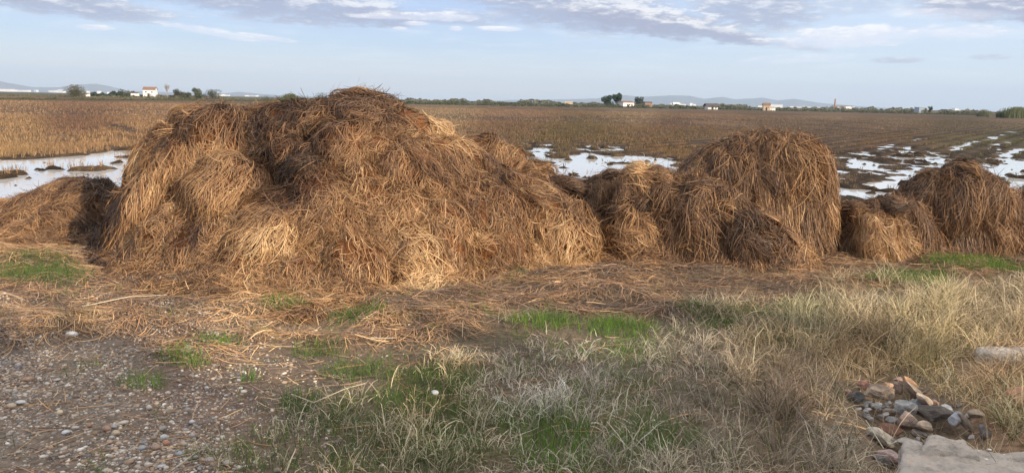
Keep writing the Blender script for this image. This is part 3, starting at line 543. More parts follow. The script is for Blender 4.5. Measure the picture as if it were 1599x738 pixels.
make_heap('straw_heap', 'domed straw heap cut by the right edge, with flooded ground behind it',
    [(1385, 350, 8.3), (1410, 314, 8.3), (1440, 285, 8.3), (1475, 263, 8.3), (1520, 253, 8.3), (1552, 268, 8.2), (1578, 286, 8.2), (1605, 298, 8.2), (1650, 300, 8.2), (1720, 330, 8.2), (1790, 400, 8.2)],
    [(1390, 400), (1500, 404), (1600, 404), (1800, 410)], back=1.5, nrand=110, lumps=1.0, lsz=.8, hfs=.35, nstraw=56000, tdark=-.08, seed=11, prof=(1.6, 1.1), hang=.5, rcl=(.10, .3),
    clumps=[(1510, 275, .4, .12, 0, 0), (1545, 300, .36, .12, 0, 0), (1480, 290, .35, .1, 0, 0), (1570, 350, .4, .12, 0, 0)], dents=[(1475, 320, .08, .2), (1580, 385, .1, .2)])

# ---------------------------------------------------------------- loose straw on the ground
def make_litter():
    n = 300000; x = rng.uniform(-9, 9, n); y = rng.uniform(4.4, 9.6, n)
    P0 = np.stack([x, y, np.zeros(n)], -1); px, py = project(P0)
    a = litter_amt(x, y); patch = sstep(fbm(x * 1.4, y * 3, 7, 4) + .22, -.1, .5)
    gr = green_amt(px, py)
    keep = rng.random(n) < np.maximum(a * (.3 + .7 * patch) * (1 - .85 * gr), .0) ; keep &= (px > -450) & (px < 2100)
    x, y, px, py = x[keep], y[keep], px[keep], py[keep]; n = len(x)
    # a thin sprinkle over the bare ground and gravel too
    k = 6500; xa = rng.uniform(-5, 5, k); ya = rng.uniform(2.8, 6.6, k); x = np.concatenate([x, xa]); y = np.concatenate([y, ya]); n = len(x)
    px, py = project(np.stack([x, y, 0 * x], -1))
    ang = rng.normal(0, .8, n) + fbm(x * 1.6, y * 1.6, 3, 2) * 2.6 + np.where(rng.random(n) < .25, rng.normal(0, 1.2, n), 0); ang += np.where(rng.random(n) < .5, math.pi, 0)
    ln = rng.uniform(.03, .24, n); S = 4; P = np.zeros((n, S, 3)); cx, cy = x.copy(), y.copy(); curl = rng.normal(0, .12, n); off = np.abs(rng.normal(0, .014, n)) + .003; off[-k:] *= .4; tilt = rng.normal(0, .06, n)
    for q in range(S):
        P[:, q] = np.stack([cx, cy, ground_h(cx, cy) + off + np.abs(tilt) * ln * q / (S - 1)], -1); cx += np.cos(ang) * ln / (S - 1); cy += np.sin(ang) * ln / (S - 1); ang += curl
    tan = norm(np.gradient(P, axis=1)); side = norm(np.cross(tan, np.array([0, 0, 1.0]))); rl = rng.normal(0, .5, n)[:, None, None]; side = norm(side * np.cos(rl) + np.array([0, 0, 1.0]) * np.sin(rl))
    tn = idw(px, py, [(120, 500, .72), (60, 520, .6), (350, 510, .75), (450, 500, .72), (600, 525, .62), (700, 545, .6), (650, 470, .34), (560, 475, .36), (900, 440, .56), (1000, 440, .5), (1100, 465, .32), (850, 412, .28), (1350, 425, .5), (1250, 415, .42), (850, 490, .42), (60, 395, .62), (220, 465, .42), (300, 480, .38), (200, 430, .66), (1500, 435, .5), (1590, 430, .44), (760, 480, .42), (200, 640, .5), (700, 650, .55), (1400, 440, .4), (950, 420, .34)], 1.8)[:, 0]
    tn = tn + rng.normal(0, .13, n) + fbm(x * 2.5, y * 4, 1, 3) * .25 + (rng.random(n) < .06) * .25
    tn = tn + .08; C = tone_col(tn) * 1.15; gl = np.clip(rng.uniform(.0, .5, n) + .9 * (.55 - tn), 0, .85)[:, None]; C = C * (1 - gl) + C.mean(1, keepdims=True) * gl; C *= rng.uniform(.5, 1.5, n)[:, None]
    V, Fc, Cv = ribbons(P, rng.uniform(.0026, .0052, n)[:, None] * np.array([.8, 1, 1, .6])[None], side, C)
    tag(raw_mesh('scattered_straw', V, Fc, M_STRAW, col=Cv), 'trampled loose straw spread over the ground in front of the heaps', 'straw', kind='stuff')
make_litter()

# ---------------------------------------------------------------- grass of the foreground
DRY = px_poly([(420, 760), (400, 715), (430, 660), (480, 610), (560, 580), (680, 560), (760, 540), (850, 515), (950, 508), (1060, 494), (1120, 482), (1250, 462), (1420, 450), (1599, 446), (2150, 446), (2600, 900), (420, 900)])
def blades(x, y, hgt, lean, wdt, C, S=4, droop=1.0, kink=.25, a=None):
    n = len(x); a = rng.uniform(0, 2 * math.pi, n) if a is None else a.copy(); P = np.zeros((n, S, 3)); z = ground_h(x, y); el = math.pi / 2 - np.abs(rng.normal(0, lean, n)); cx, cy, cz = x.copy(), y.copy(), z - .005
    for k in range(S):
        P[:, k] = np.stack([cx, cy, np.maximum(cz, z + .002)], -1); st = hgt / (S - 1)
        cx = cx + np.cos(a) * np.cos(el) * st; cy = cy + np.sin(a) * np.cos(el) * st; cz = cz + np.sin(el) * st
        el = el - np.abs(rng.normal(.28, kink, n)) * droop; a = a + rng.normal(0, kink, n)
    tan = norm(np.gradient(P, axis=1)); rd = norm(rng.normal(0, 1, (n, 1, 3))); side = norm(np.cross(tan, rd))
    wv = wdt[:, None] * np.linspace(1, .25, S)[None]
    return ribbons(P, wv, side, C)
def make_grass():
    n = 410000; nt_ = n // 22; tx = rng.uniform(-3.2, 9.2, nt_); ty = rng.uniform(2.3, 7.6, nt_); n = nt_ * 22; ti = np.repeat(np.arange(nt_), 22)
    rr_ = np.abs(rng.normal(0, 1, n)) * rng.uniform(.02, .06, nt_)[ti]; ta = rng.uniform(0, 2 * math.pi, n); x = tx[ti] + rr_ * np.cos(ta); y = ty[ti] + rr_ * np.sin(ta); thh = rng.uniform(.6, 1.35, nt_)[ti]; tcol = rng.uniform(.65, 1.3, nt_)[ti]; ta = ta + rng.normal(0, .5, n)
    ok = (x > -.72 * y - .5) & (x < .72 * y + 3.2); x, y, ta, thh, tcol = x[ok], y[ok], ta[ok], thh[ok], tcol[ok]
    px, py = project(np.stack([x, y, 0 * x], -1))
    s = poly_sd(x, y, DRY); e = sstep(s + fbm(x * 1.6, y * 1.6, 4, 4) * .9, -.15, .45)
    tuft = sstep(fbm(x * 4.5, y * 4.5, 6, 3), -.28, .25)
    rub = sstep(poly_sd(x, y, RUB), -.12, .02)
    gr = green_amt(px, py); thin = idw(px, py, [(1450, 600, .5), (1200, 650, .8), (900, 600, 1.0), (600, 650, .45), (480, 650, .3), (1400, 500, 1.1), (1250, 480, .9), (1580, 580, .35), (800, 560, .8), (1580, 480, 1.0), (870, 700, .35), (1350, 650, .6), (960, 515, .15), (1000, 700, .8), (1330, 720, .9)])[:, 0]
    k = rng.random(len(x)) < e * (.25 + .75 * tuft) * (1 - .93 * rub) * thin; x, y, px, py, ta, thh, tcol = x[k], y[k], px[k], py[k], ta[k], thh[k], tcol[k]; n = len(x)
    hm = idw(px, py, [(450, 650, .09), (700, 600, .10), (900, 600, .13), (1100, 620, .13), (1200, 550, .16), (1250, 490, .15), (1400, 500, .20), (1500, 490, .21), (1590, 490, .19), (1400, 560, .17), (1350, 680, .16), (1550, 570, .16), (1500, 640, .14), (1580, 650, .16), (950, 530, .08), (1000, 700, .14), (1300, 600, .14)])[:, 0]
    hm = hm * (1 - .25 * sstep(-px, -1200, -1050)) * thh * (.7 + .9 * np.clip(fbm(x * 3, y * 3, 2, 3) + .3, 0, 1))
    cc = idw(px, py, [(900, 600, .36, .32, .26), (820, 620, .38, .34, .28), (1000, 560, .30, .27, .21), (600, 640, .30, .27, .19), (650, 625, .46, .35, .22), (700, 700, .30, .27, .18), (1100, 600, .27, .23, .18), (1200, 600, .31, .24, .17), (1200, 570, .36, .28, .17), (1250, 480, .30, .27, .17), (1350, 480, .44, .37, .25), (1450, 500, .46, .38, .24), (1550, 490, .45, .37, .25), (1450, 560, .30, .24, .13), (1350, 560, .36, .26, .15), (1300, 690, .30, .26, .20), (1580, 640, .26, .23, .14), (1560, 590, .34, .24, .14), (1000, 700, .33, .29, .22), (1100, 700, .27, .24, .18), (1250, 640, .24, .18, .13), (500, 620, .25, .22, .16)])
    cc = cc * 1.75 * tcol[:, None] * rng.uniform(.35, 1.6, n)[:, None] * (1 + .5 * fbm(x * 3, y * 3, 5, 3))[:, None]
    olive = (rng.random(n) < .09)[:, None]; cc *= (1 - .18 * sstep(px, 1150, 1350) * sstep(-py, -620, -520))[:, None]; cc = np.where(olive, np.array([.13, .15, .055]) * rng.uniform(.6, 1.3, n)[:, None], cc)
    tag(raw_mesh('dry_grass', *_sp(blades(x, y, hm * rng.uniform(.6, 1.4, n), .55, rng.uniform(.0028, .0065, n), cc, 5, .75, .30, ta))), 'tangled grey and straw coloured dead grass of the foreground', 'grass', kind='stuff')
    # green
    n = 360000; x = rng.uniform(-6, 6.5, n); y = rng.uniform(2.3, 8.2, n); px, py = project(np.stack([x, y, 0 * x], -1)); gr = green_amt(px, py)
    s = sstep(poly_sd(x, y, DRY) + fbm(x * 1.6, y * 1.6, 4, 4) * .9, -.1, .4); rub = sstep(poly_sd(x, y, RUB), -.12, .02)
    under = s * idw(px, py, [(600, 650, .7), (500, 680, .6), (900, 600, .3), (700, 560, .45), (850, 690, 1.0), (1000, 690, .5), (1200, 500, .25), (1400, 500, .16), (1200, 650, .06), (800, 720, .4), (1100, 530, .12), (1100, 700, .06), (1500, 600, .05)])[:, 0]
    k = rng.random(n) < np.clip(sstep(gr + fbm(x * 4, y * 4, 3, 3) * .5, .05, .8) * .95 + under * sstep(fbm(x * 3, y * 3, 2, 3), -.3, .3), 0, 1) * (1 - rub); k &= (px > -300) & (px < 2000)
    x, y, px, py = x[k], y[k], px[k], py[k]; n = len(x); br = idw(px, py, [(960, 515, 1.0), (870, 700, 1.0), (860, 505, .8), (222, 602, .9), (285, 565, .9), (65, 432, .15), (560, 580, .45), (640, 640, .35), (1500, 420, .8), (545, 665, .3), (1120, 495, .35), (345, 540, .8), (700, 700, .4), (1250, 505, .2)], 1.8)[:, 0][:, None]
    cg = (np.array([.07, .12, .035]) * (1 - br) + np.array([.11, .23, .035]) * br) * rng.uniform(.5, 1.5, n)[:, None] * (1 + np.array([1.1, .35, .4]) * np.clip(rng.normal(-.1, .4, n) + fbm(x * 5, y * 5, 1, 2), 0, 1)[:, None])
    hh = rng.uniform(.035, .085, n) * (1 + .35 * br[:, 0])
    tag(raw_mesh('green_grass', *_sp(blades(x, y, hh, .35, rng.uniform(.002, .004, n), cg, 4, .6, .2))), 'short fresh green grass sprouting in patches through the dead grass', 'grass', kind='stuff')
def _sp(t): return t[0], t[1], M_GRASS, None, t[2]
make_grass()

# ---------------------------------------------------------------- stones
def rock(g, sub=3, angular=.8, cuts=9, rough=.03):
    V, Fc = ICO[sub]; V = V.copy(); r = np.ones(len(V))
    for _ in range(cuts):
        nv = g.normal(0, 1, 3); nv /= np.linalg.norm(nv); d = g.uniform(.55, .85); dt = V @ nv; r = np.where(dt > 1e-3, np.minimum(r, d / np.maximum(dt, 1e-3)), r)
    r = r * angular + (1 - angular) * .85
    a = V * 2.5 + g.uniform(0, 50, 3); r = r + rough * 2 * (fbm(a[:, 0] + a[:, 2], a[:, 1] - a[:, 2], 1, 4))
    return V * r[:, None], Fc
def make_gravel():
    n = 180000; x = rng.uniform(-5.6, .4, n); y = rng.uniform(2.5, 5.8, n); px, py = project(np.stack([x, y, 0 * x], -1))
    w = idw(px, py, [(50, 560, .8), (200, 590, .9), (150, 700, 1.0), (260, 690, 1.0), (40, 650, 1.0), (330, 720, .7), (420, 600, .12), (400, 680, .15), (350, 620, .35), (500, 560, .03), (250, 540, .4), (600, 600, .0), (120, 520, .3), (0, 530, .5), (480, 720, .12), (60, 735, .35), (100, 460, .0)], 1.6)[:, 0]
    k = (rng.random(n) < w * sstep(fbm(x * 2, y * 2, 3, 3) + .55, -.1, .5)) & (px > -380) & (px < 640); x, y = x[k], y[k]; n = len(x)
    # plus a few elsewhere
    base = [rock(rng, 1, .45, 6, .02) for _ in range(8)]
    Fb = base[0][1]; size = np.exp(rng.normal(math.log(.0060), .46, n)).clip(.003, .018); Vs = []; Cs = []
    pal = np.array([[.36, .32, .27], [.26, .23, .20], [.52, .47, .40], [.30, .21, .14], [.20, .14, .10], [.15, .135, .12], [.38, .30, .22], [.22, .205, .19]]) * 1.35
    bi = rng.integers(0, 8, n); ci = rng.integers(0, 8, n); az = rng.uniform(0, 6.28, n); z = ground_h(x, y)
    sx = size * rng.uniform(.9, 1.5, n); sy = size * rng.uniform(.7, 1.1, n); sz = size * rng.uniform(.45, .8, n)
    B = np.array([b[0] for b in base])[bi]; B = B * np.stack([sx, sy, sz], -1)[:, None]; c, s = np.cos(az)[:, None], np.sin(az)[:, None]
    R = np.stack([B[..., 0] * c - B[..., 1] * s, B[..., 0] * s + B[..., 1] * c, B[..., 2]], -1) + np.stack([x, y, z + sz * .12], -1)[:, None]
    nv = B.shape[1]; Fc = (Fb[None] + (np.arange(n) * nv)[:, None, None]).reshape(-1, 3); C = np.repeat(pal[ci] * rng.uniform(.7, 1.2, n)[:, None], nv, 0)
    tag(raw_mesh('gravel', R.reshape(-1, 3), Fc, M_PEB, col=C, smooth=True), 'loose mixed pebbles pressed into the dark track on the left', 'gravel', kind='stuff')
make_gravel()
def stone(name, label, cat, px, py, w, h, colr, ang=0.0, z=0.0, depth=None, angular=.85, group=None, sub=4, tilt=0., rough=.035, seed=0, sink=.25):
    """w,h: size in the picture at that spot; the stone keeps its own real size and depth"""
    g = np.random.default_rng(int(px * 7 + py * 13 + seed)); P = pxg(px, py + h * .35, z); dist = np.linalg.norm(P - CAM); s = dist / F
    V, Fc = rock(g, sub, min(1, angular * 1.15), 12, rough); rx = w * s * .5 * 1.18; rz = h * s * .5 * 1.0; ry = depth if depth else max(rx * .7, rz * .8)
    V = V * np.array([rx, ry, rz]); R = Matrix.Rotation(rad(ang), 3, 'Y') @ Matrix.Rotation(rad(tilt), 3, 'X'); V = V @ np.array(R).T
    C = np.tile((np.array(colr) * .95 + .05), (len(V), 1)); a = V * 14 + g.uniform(0, 40, 3); C = C * (1 + .55 * fbm(a[:, 0] + a[:, 1], a[:, 2] + a[:, 1] * .5, 2, 4))[:, None]
    gz = float(ground_h(np.array([P[0]]), np.array([P[1]]))[0])
    o = raw_mesh(name, V, Fc, M_STONE, col=C, smooth=(name == 'pebble' or angular < .7)); o.location = (P[0], P[1], max(gz, z) + rz * (1 - sink)); tag(o, label, cat, group); return o
M_STONE = attr_mat('broken stone', .85, .2, noise=(35, .35), bump=(90, .006))
G = 'rubble stones beside the concrete slab'
for (px, py, w, h, c, ang, z, lab) in [
    (1371, 613, 42, 21, (.30, .22, .15), -4, -.02, 'broad flat brown stone at the back left of the rubble'),
    (1386, 602, 15, 10, (.58, .36, .22), 0, .02, 'small stone on top of the broad brown stone, an orange sun glint put into its colour'),  # the bright orange is a dapple of sun put into the colour
    (1403, 593, 13, 9, (.42, .27, .22), 10, 0, 'small pink stone at the far tip of the rubble'),
    (1401, 606, 18, 17, (.28, .20, .16), 40, -.02, 'brown stone wedged between the small glinting stone and the long slab'),
    (1428, 612, 40, 13, (.30, .23, .17), 48, -.02, 'long narrow brown stone lying aslant at the back of the rubble'),
    (1421, 598, 22, 11, (.52, .30, .16), 40, .01, 'warm orange stone capping the rubble ridge'),
    (1442, 626, 28, 15, (.55, .43, .31), 38, 0, 'cream stone at the right foot of the ridge'),
    (1410, 635, 32, 26, (.30, .30, .29), 12, 0, 'rough grey lump of mortar in the middle of the rubble'),
    (1432, 630, 20, 13, (.26, .27, .28), 10, -.02, 'flat grey stone behind the mortar lump'),
    (1452, 645, 52, 22, (.075, .058, .045), 4, -.04, 'long dark earthy block in the hollow'),
    (1492, 655, 19, 21, (.37, .39, .42), 60, -.02, 'smooth pale blue grey cobble right of the dark block'),
    (1478, 640, 20, 13, (.34, .36, .37), 20, -.02, 'grey stone touching the smooth cobble from behind'),
    (1350, 602, 24, 14, (.27, .13, .09), 15, -.02, 'dull red stone at the left end of the rubble'),
    (1322, 611, 14, 8, (.36, .22, .17), 0, 0, 'small pink stone left of the rubble, half in grass'),
    (1338, 620, 20, 20, (.10, .10, .095), 0, -.02, 'dark round stone at the left end of the rubble'),
    (1391, 655, 15, 11, (.28, .29, .29), 0, -.04, 'little grey pebble under the mortar lump'),
    (1390, 644, 17, 12, (.33, .25, .18), 12, -.04, 'light brown stone left of the mortar lump'),
    (1418, 660, 33, 27, (.30, .22, .18), 28, -.02, 'angular pinkish brown block in front of the mortar lump'),
    (1391, 672, 34, 17, (.19, .085, .05), 10, -.05, 'rust red brick fragment below the pinkish block'),
    (1443, 666, 23, 15, (.42, .33, .24), 20, 0, 'cream stone with a dark side behind the slab corner'),
    (1438, 678, 24, 15, (.16, .13, .11), 10, -.04, 'dark brown stone under the cream one'),
    (1378, 684, 42, 22, (.36, .33, .27), 24, -.04, 'long pale tan stone left of the slab'),
    (1388, 714, 36, 20, (.30, .21, .19), 28, -.05, 'purplish flat stone against the slab side'),
    (1376, 724, 24, 18, (.16, .15, .15), 30, -.07, 'dark grey stone low in the hollow left of the slab'),
    (1525, 648, 20, 14, (.30, .23, .16), 10, 0, 'tan stone alone in the grass right of the rubble'),
    (1508, 664, 34, 14, (.20, .15, .11), 50, -.03, 'brown shard behind the slab'),
    (1460, 629, 15, 9, (.27, .16, .12), 25, 0, 'small red brown stone at the right end of the ridge'),
    (1598, 626, 50, 28, (.42, .21, .11), 5, 0, 'orange clay lump at the right edge in the grass'),
    (1536, 676, 22, 16, (.11, .10, .10), 60, -.05, 'dark slanting shard in the shadow right of the slab'),
    (1419, 689, 30, 9, (.26, .24, .22), 2, -.02, 'thin grey flake behind the slab corner')]:
    stone('stone', lab, 'stone', px, py, w, h, c, ang, z, group=G)
g_ = np.random.default_rng(5)
for i in range(46):                    # crumbs of mortar among the stones
    px = g_.normal(1372, 17) if i < 30 else g_.uniform(1350, 1520); py = g_.normal(640, 9) if i < 30 else g_.uniform(625, 690)
    c = g_.choice([.22, .30, .36]); stone('rubble_crumb', 'small grey crumb of mortar lying among the rubble stones', 'rubble crumb', px, py, g_.uniform(5, 11), g_.uniform(4, 8), (c, c * .97, c * .92), g_.uniform(-30, 30), -.03, group='mortar crumbs in the rubble', sub=2, seed=i)
stone('stone', 'white stone resting on the loose straw at the left', 'stone', 112, 522, 16, 9, (.62, .58, .52), 0, .03, angular=.5, sub=3)
stone('stone', 'pale pinkish stone at the edge of the loose straw above the gravel', 'stone', 294, 545, 15, 9, (.38, .33, .32), 0, .02, angular=.5, sub=3)
stone('stone', 'second pale stone left of the pinkish one by the straw edge', 'stone', 251, 552, 9, 6, (.42, .38, .36), 0, .01, angular=.5, sub=3)
stone('stone', 'orange flat stone on the gravel far left', 'stone', 45, 594, 18, 9, (.38, .24, .16), -10, .01, angular=.6, sub=3)
stone('stone', 'whitish upright stone near the left edge above the gravel', 'stone', 29, 571, 8, 9, (.5, .45, .42), 0, .01, angular=.6, sub=3)
stone('stone', 'white stone half hidden in dead grass in the middle foreground', 'stone', 679, 612, 12, 8, (.45, .46, .46), 0, .05, angular=.6, sub=3)
PB = [(94, 647, 9, 9, .60, .48, .30), (233, 636, 9, 9, .52, .48, .42), (167, 671, 13, 10, .34, .20, .13), (181, 678, 12, 10, .46, .36, .24), (118, 670, 11, 6, .45, .42, .38), (104, 677, 12, 7, .55, .55, .54), (255, 668, 12, 9, .46, .42, .36), (257, 682, 12, 9, .52, .52, .50), (260, 691, 11, 9, .40, .20, .11), (222, 700, 11, 9, .48, .49, .50), (245, 700, 14, 10, .33, .22, .15),
      (282, 709, 12, 10, .40, .42, .44), (202, 724, 14, 8, .38, .26, .17), (232, 728, 12, 7, .44, .40, .34), (150, 678, 6, 7, .50, .34, .18), (300, 679, 8, 8, .50, .46, .42), (287, 693, 11, 8, .48, .40, .30), (193, 660, 16, 7, .50, .44, .36), (140, 666, 8, 8, .42, .24, .14), (75, 602, 7, 5, .55, .52, .44), (18, 638, 14, 8, .42, .32, .22), (33, 633, 14, 6, .50, .48, .45), (300, 658, 8, 6, .50, .50, .50), (240, 683, 10, 8, .36, .26, .18),
      (172, 692, 9, 8, .38, .26, .18), (175, 685, 8, 7, .50, .47, .43), (293, 639, 8, 7, .46, .43, .40), (323, 605, 7, 6, .46, .44, .40), (383, 582, 5, 5, .52, .50, .44), (373, 593, 7, 5, .52, .50, .47), (305, 716, 10, 7, .38, .37, .36), (328, 722, 14, 9, .42, .37, .33), (355, 728, 14, 10, .38, .34, .28), (433, 734, 10, 9, .40, .36, .30), (291, 720, 10, 7, .45, .43, .40), (253, 733, 13, 7, .44, .43, .41), (178, 667, 10, 6, .42, .42, .41), (90, 598, 10, 5, .45, .43, .40)]
for i, (px, py, w, h, r_, g2, b_) in enumerate(PB):
    stone('pebble', 'larger rounded pebble standing out of the gravel of the track', 'pebble', px, py, w, h, (r_, g2, b_), g_.uniform(-15, 15), .0, angular=.35, group='larger pebbles in the gravel', sub=2, rough=.02, seed=i)
# concrete
M_CONC = noise_mat('old concrete', [(.20, .18, .16), (.40, .36, .31), (.50, .45, .39), (.54, .38, .27)], 9, .95, .03, 28, .15)
def slab(name, label, top, zt, zb, amp=.012, cut=60, dome=0.0, seed=2):
    T = px_poly(top, zt); n = cut; u, v = np.meshgrid(np.linspace(0, 1, n), np.linspace(0, 1, n), indexing='ij')
    def bil(u, v): return (1 - u)[..., None] * ((1 - v)[..., None] * T[0] + v[..., None] * T[3]) + u[..., None] * ((1 - v)[..., None] * T[1] + v[..., None] * T[2])
    XY = bil(u, v); e = np.minimum(np.minimum(u, 1 - u), np.minimum(v, 1 - v)); L_ = np.linalg.norm(T[1] - T[0])
    x, y = XY[..., 0], XY[..., 1]; cen = T.mean(0)
    wob = fbm(x * 6, y * 6, seed, 4) * .03; XY = XY + (XY - cen) * wob[..., None]
    Z = zt + amp * 2 * fbm(x * 10, y * 10, seed, 5, .6) + amp * 1.5 * fbm(x * 3, y * 3, seed + 1, 2) + dome * np.sin(math.pi * u) * np.sin(math.pi * v) - .016 * np.exp(-e * L_ / .010)
    V, Fc = grid_mesh(XY[..., 0], XY[..., 1], Z); i = np.arange(n * n).reshape(n, n)
    ring = np.concatenate([i[:, 0], i[-1, 1:], i[-2::-1, -1], i[0, -2:0:-1]]); Vs = [V]; prev = ring; Fl = [Fc]; off = len(V); m_ = len(ring)
    for k in range(1, 7):
        t = k / 6; P = V[ring].copy(); d = norm(P[:, :2] - cen); P[:, 2] = V[ring][:, 2] * (1 - t) + zb * t; a = P[:, 0] + P[:, 1]
        P[:, :2] += d * (.012 * math.sin(math.pi * min(1, t * 2)) + .02 * fbm(a * 14, P[:, 2] * 30, seed, 4)[:, None]); Vs.append(P); cur = np.arange(m_) + off; off += m_
        Fl.append(np.stack([prev, cur, np.roll(cur, -1), np.roll(prev, -1)], -1)); prev = cur
    o = raw_mesh(name, np.concatenate(Vs), np.concatenate(Fl), M_CONC, smooth=True); tag(o, label, 'concrete block'); return o
slab('concrete_slab', 'large pale worn concrete slab in the bottom right corner with white chips', [(1411, 690), (1630, 703), (1680, 850), (1392, 820)], .19, -.12)
slab('concrete_lump', 'broken concrete lump behind the large slab, left of its far edge', [(1452, 670), (1506, 684), (1530, 705), (1440, 700)], .215, -.08, dome=.02, seed=4)
slab('stone_block', 'pale weathered block half buried in dry grass near the right edge', [(1524, 541), (1600, 539), (1604, 551), (1528, 552)], .05, -.08, seed=6, amp=.008)
cps = [(1456, 707, 8), (1545, 701, 7), (1528, 703, 4), (1540, 716, 6), (1517, 702, 4), (1568, 709, 4)]
for i, (a, b_, w) in enumerate(cps):
    P = pxg(a, b_, .195); V, Fc = rock(np.random.default_rng(i), 2, .5, 6, .02); s_ = w * 3.4 / F * .5; o = raw_mesh('white_chip', V * [s_, s_ * .8, s_ * .3], Fc, M_PEB, col=np.tile([.75, .73, .7], (len(V), 1)), smooth=True); o.location = P; tag(o, 'small white chip lying on the large concrete slab', 'chip', 'white chips on the concrete slab')
# dry reeds lying about
M_REED = noise_mat('dry reed', [(.48, .40, .28), (.62, .54, .40)], 8, .6)
def stalk(label, pts, r=.0035, lift=.04):
    P = [pxg(a, b, z) for a, b, z in pts]; V = []; Fc = []; n = 6
    for k, p in enumerate(P):
        t = norm((P[min(k + 1, len(P) - 1)] - P[max(k - 1, 0)])); s = norm(np.cross(t, [0, 0, 1.])); u = np.cross(s, t); rr = r * (1 - .4 * k / (len(P) - 1))
        for j in range(n): a = 2 * math.pi * j / n; V.append(p + (s * math.cos(a) + u * math.sin(a)) * rr)
    for k in range(len(P) - 1):
        for j in range(n): Fc.append([k * n + j, k * n + (j + 1) % n, (k + 1) * n + (j + 1) % n, (k + 1) * n + j])
    tag(raw_mesh('dry_stalk', np.array(V), np.array(Fc), M_REED, smooth=True), label, 'stalk', 'dry stalks lying on the ground')
stalk('broken bent stalk in the grass above the rubble', [(1474, 598, .05), (1484, 585, .1), (1485, 583, .1), (1470, 556, .12)])
stalk('long stalk lying over the gravel at the bottom left', [(262, 738, .02), (285, 722, .03), (305, 706, .03), (325, 698, .02)])
stalk('long pale stalk over the dark soil left of the grass', [(455, 615, .02), (490, 628, .04), (540, 606, .06), (570, 598, .05)])
stalk('thick pale stalk on the loose straw at the left', [(120, 480, .08), (200, 463, .1), (260, 460, .08)], .0045)
stalk('thin pale stalk lying at the edge of the loose straw', [(580, 527, .1), (600, 527.5, .1), (618, 527, .1)], .004)
stalk('thin stalk poking out of the foreground grass', [(446, 738, .02), (455, 715, .06), (462, 700, .08)], .004)
stalk('curved stalk bridging the hollow left of the slab', [(1432, 655, .1), (1460, 700 - 40, .08), (1400, 688, .1), (1380, 700, .1)][2:] + [(1352, 655, .12)], .003)

# ---------------------------------------------------------------- rice stubble
def make_stubble():
    parts = []
    for (lo, hi, n, w0, w1, hs) in ((12.8, 34, 60000, .006, .014, 1.0), (34, 75, 60000, .014, .03, 1.05), (75, 200, 56000, .035, .07, 1.1)):
        d = np.sqrt(rng.uniform(lo ** 2, hi ** 2, n)); a = rng.uniform(-.66, .66, n); x = d * np.sin(a); y = d * np.cos(a); ok = y > 12.6; x, y = x[ok], y[ok]
        sp = .42 if lo < 30 else 1.26; c = x * RN[0] + y * RN[1]; c2 = np.round(c / sp) * sp + rng.normal(0, .035, len(x)); x += (c2 - c) * RN[0]; y += (c2 - c) * RN[1]
        h, nw = field_h(x, y); rt = field_h.rut; px, py = project(np.stack([x, y, 0 * x + FZ], -1))
        ok = (h > WZ + .025) & (rng.random(len(x)) > rt * 1.6) & (rng.random(len(x)) > nw * .72 - .25 * (h > FZ + .03)); x, y, h, nw, px, py = x[ok], y[ok], h[ok], nw[ok], px[ok], py[ok]
        dens = idw(px, py, [(0, 220, 1), (200, 215, 1), (0, 170, 1), (900, 222, .9), (880, 236, 1), (1040, 225, .9), (800, 200, .8), (1100, 195, .7), (1400, 230, .4), (1380, 250, .3), (1500, 220, .6), (1400, 190, .7)])[:, 0]
        dens = dens * sstep(fbm(x * .35, y * .35, 4, 3), -.55, -.05)
        ok = rng.random(len(x)) < dens; x, y, h, px, py, nw = x[ok], y[ok], h[ok], px[ok], py[ok], nw[ok]; n = len(x)
        k = 5 if lo < 30 else (3 if lo < 70 else 2); x = np.repeat(x, k) + rng.normal(0, .035, n * k); y = np.repeat(y, k) + rng.normal(0, .035, n * k); h = np.repeat(h, k); px = np.repeat(px, k); py = np.repeat(py, k); n *= k
        c = idw(px, np.maximum(py, 165), FCOL, 1.6, 2.5); c = c * 1.25 * rng.uniform(.4, 1.4, n)[:, None]
        ol = idw(px, py, [(900, 206, .08), (880, 236, .25), (1520, 222, .4), (1590, 212, .5), (0, 200, 0), (1100, 180, 0), (1300, 225, .15), (1050, 230, .1), (700, 172, .1)], 1.8)[:, 0]
        c = np.where((rng.random(n) < ol)[:, None], np.array([.09, .095, .035]) * rng.uniform(.6, 1.4, n)[:, None], c)
        hk = idw(px, py, [(0, 220, 1.0), (250, 210, .95), (500, 190, .8), (900, 206, .65), (880, 236, 1.0), (1100, 195, .6), (1300, 200, .6), (1500, 210, .7), (1050, 230, .7)])[:, 0]; ht = rng.uniform(.07, .17, n) * hs * hk; ln = rng.normal(0, .25, (n, 2)); P = np.zeros((n, 2, 3)); P[:, 0] = np.stack([x, y, h - .01], -1); P[:, 1] = np.stack([x + ln[:, 0] * ht, y + ln[:, 1] * ht, h + ht], -1)
        a = rng.normal(0, .7, n); side = np.repeat(np.stack([np.cos(a), np.sin(a), 0 * a], -1)[:, None], 2, 1); w = rng.uniform(w0, w1, n)[:, None] * np.array([1, .7])
        parts.append(ribbons(P, w, side, c))
    V, Fc, C = join(parts); tag(raw_mesh('rice_stubble', V, Fc, M_GRASS, col=C), 'rows of cut rice stalks standing in the harvested field', 'stubble', kind='stuff')
make_stubble()

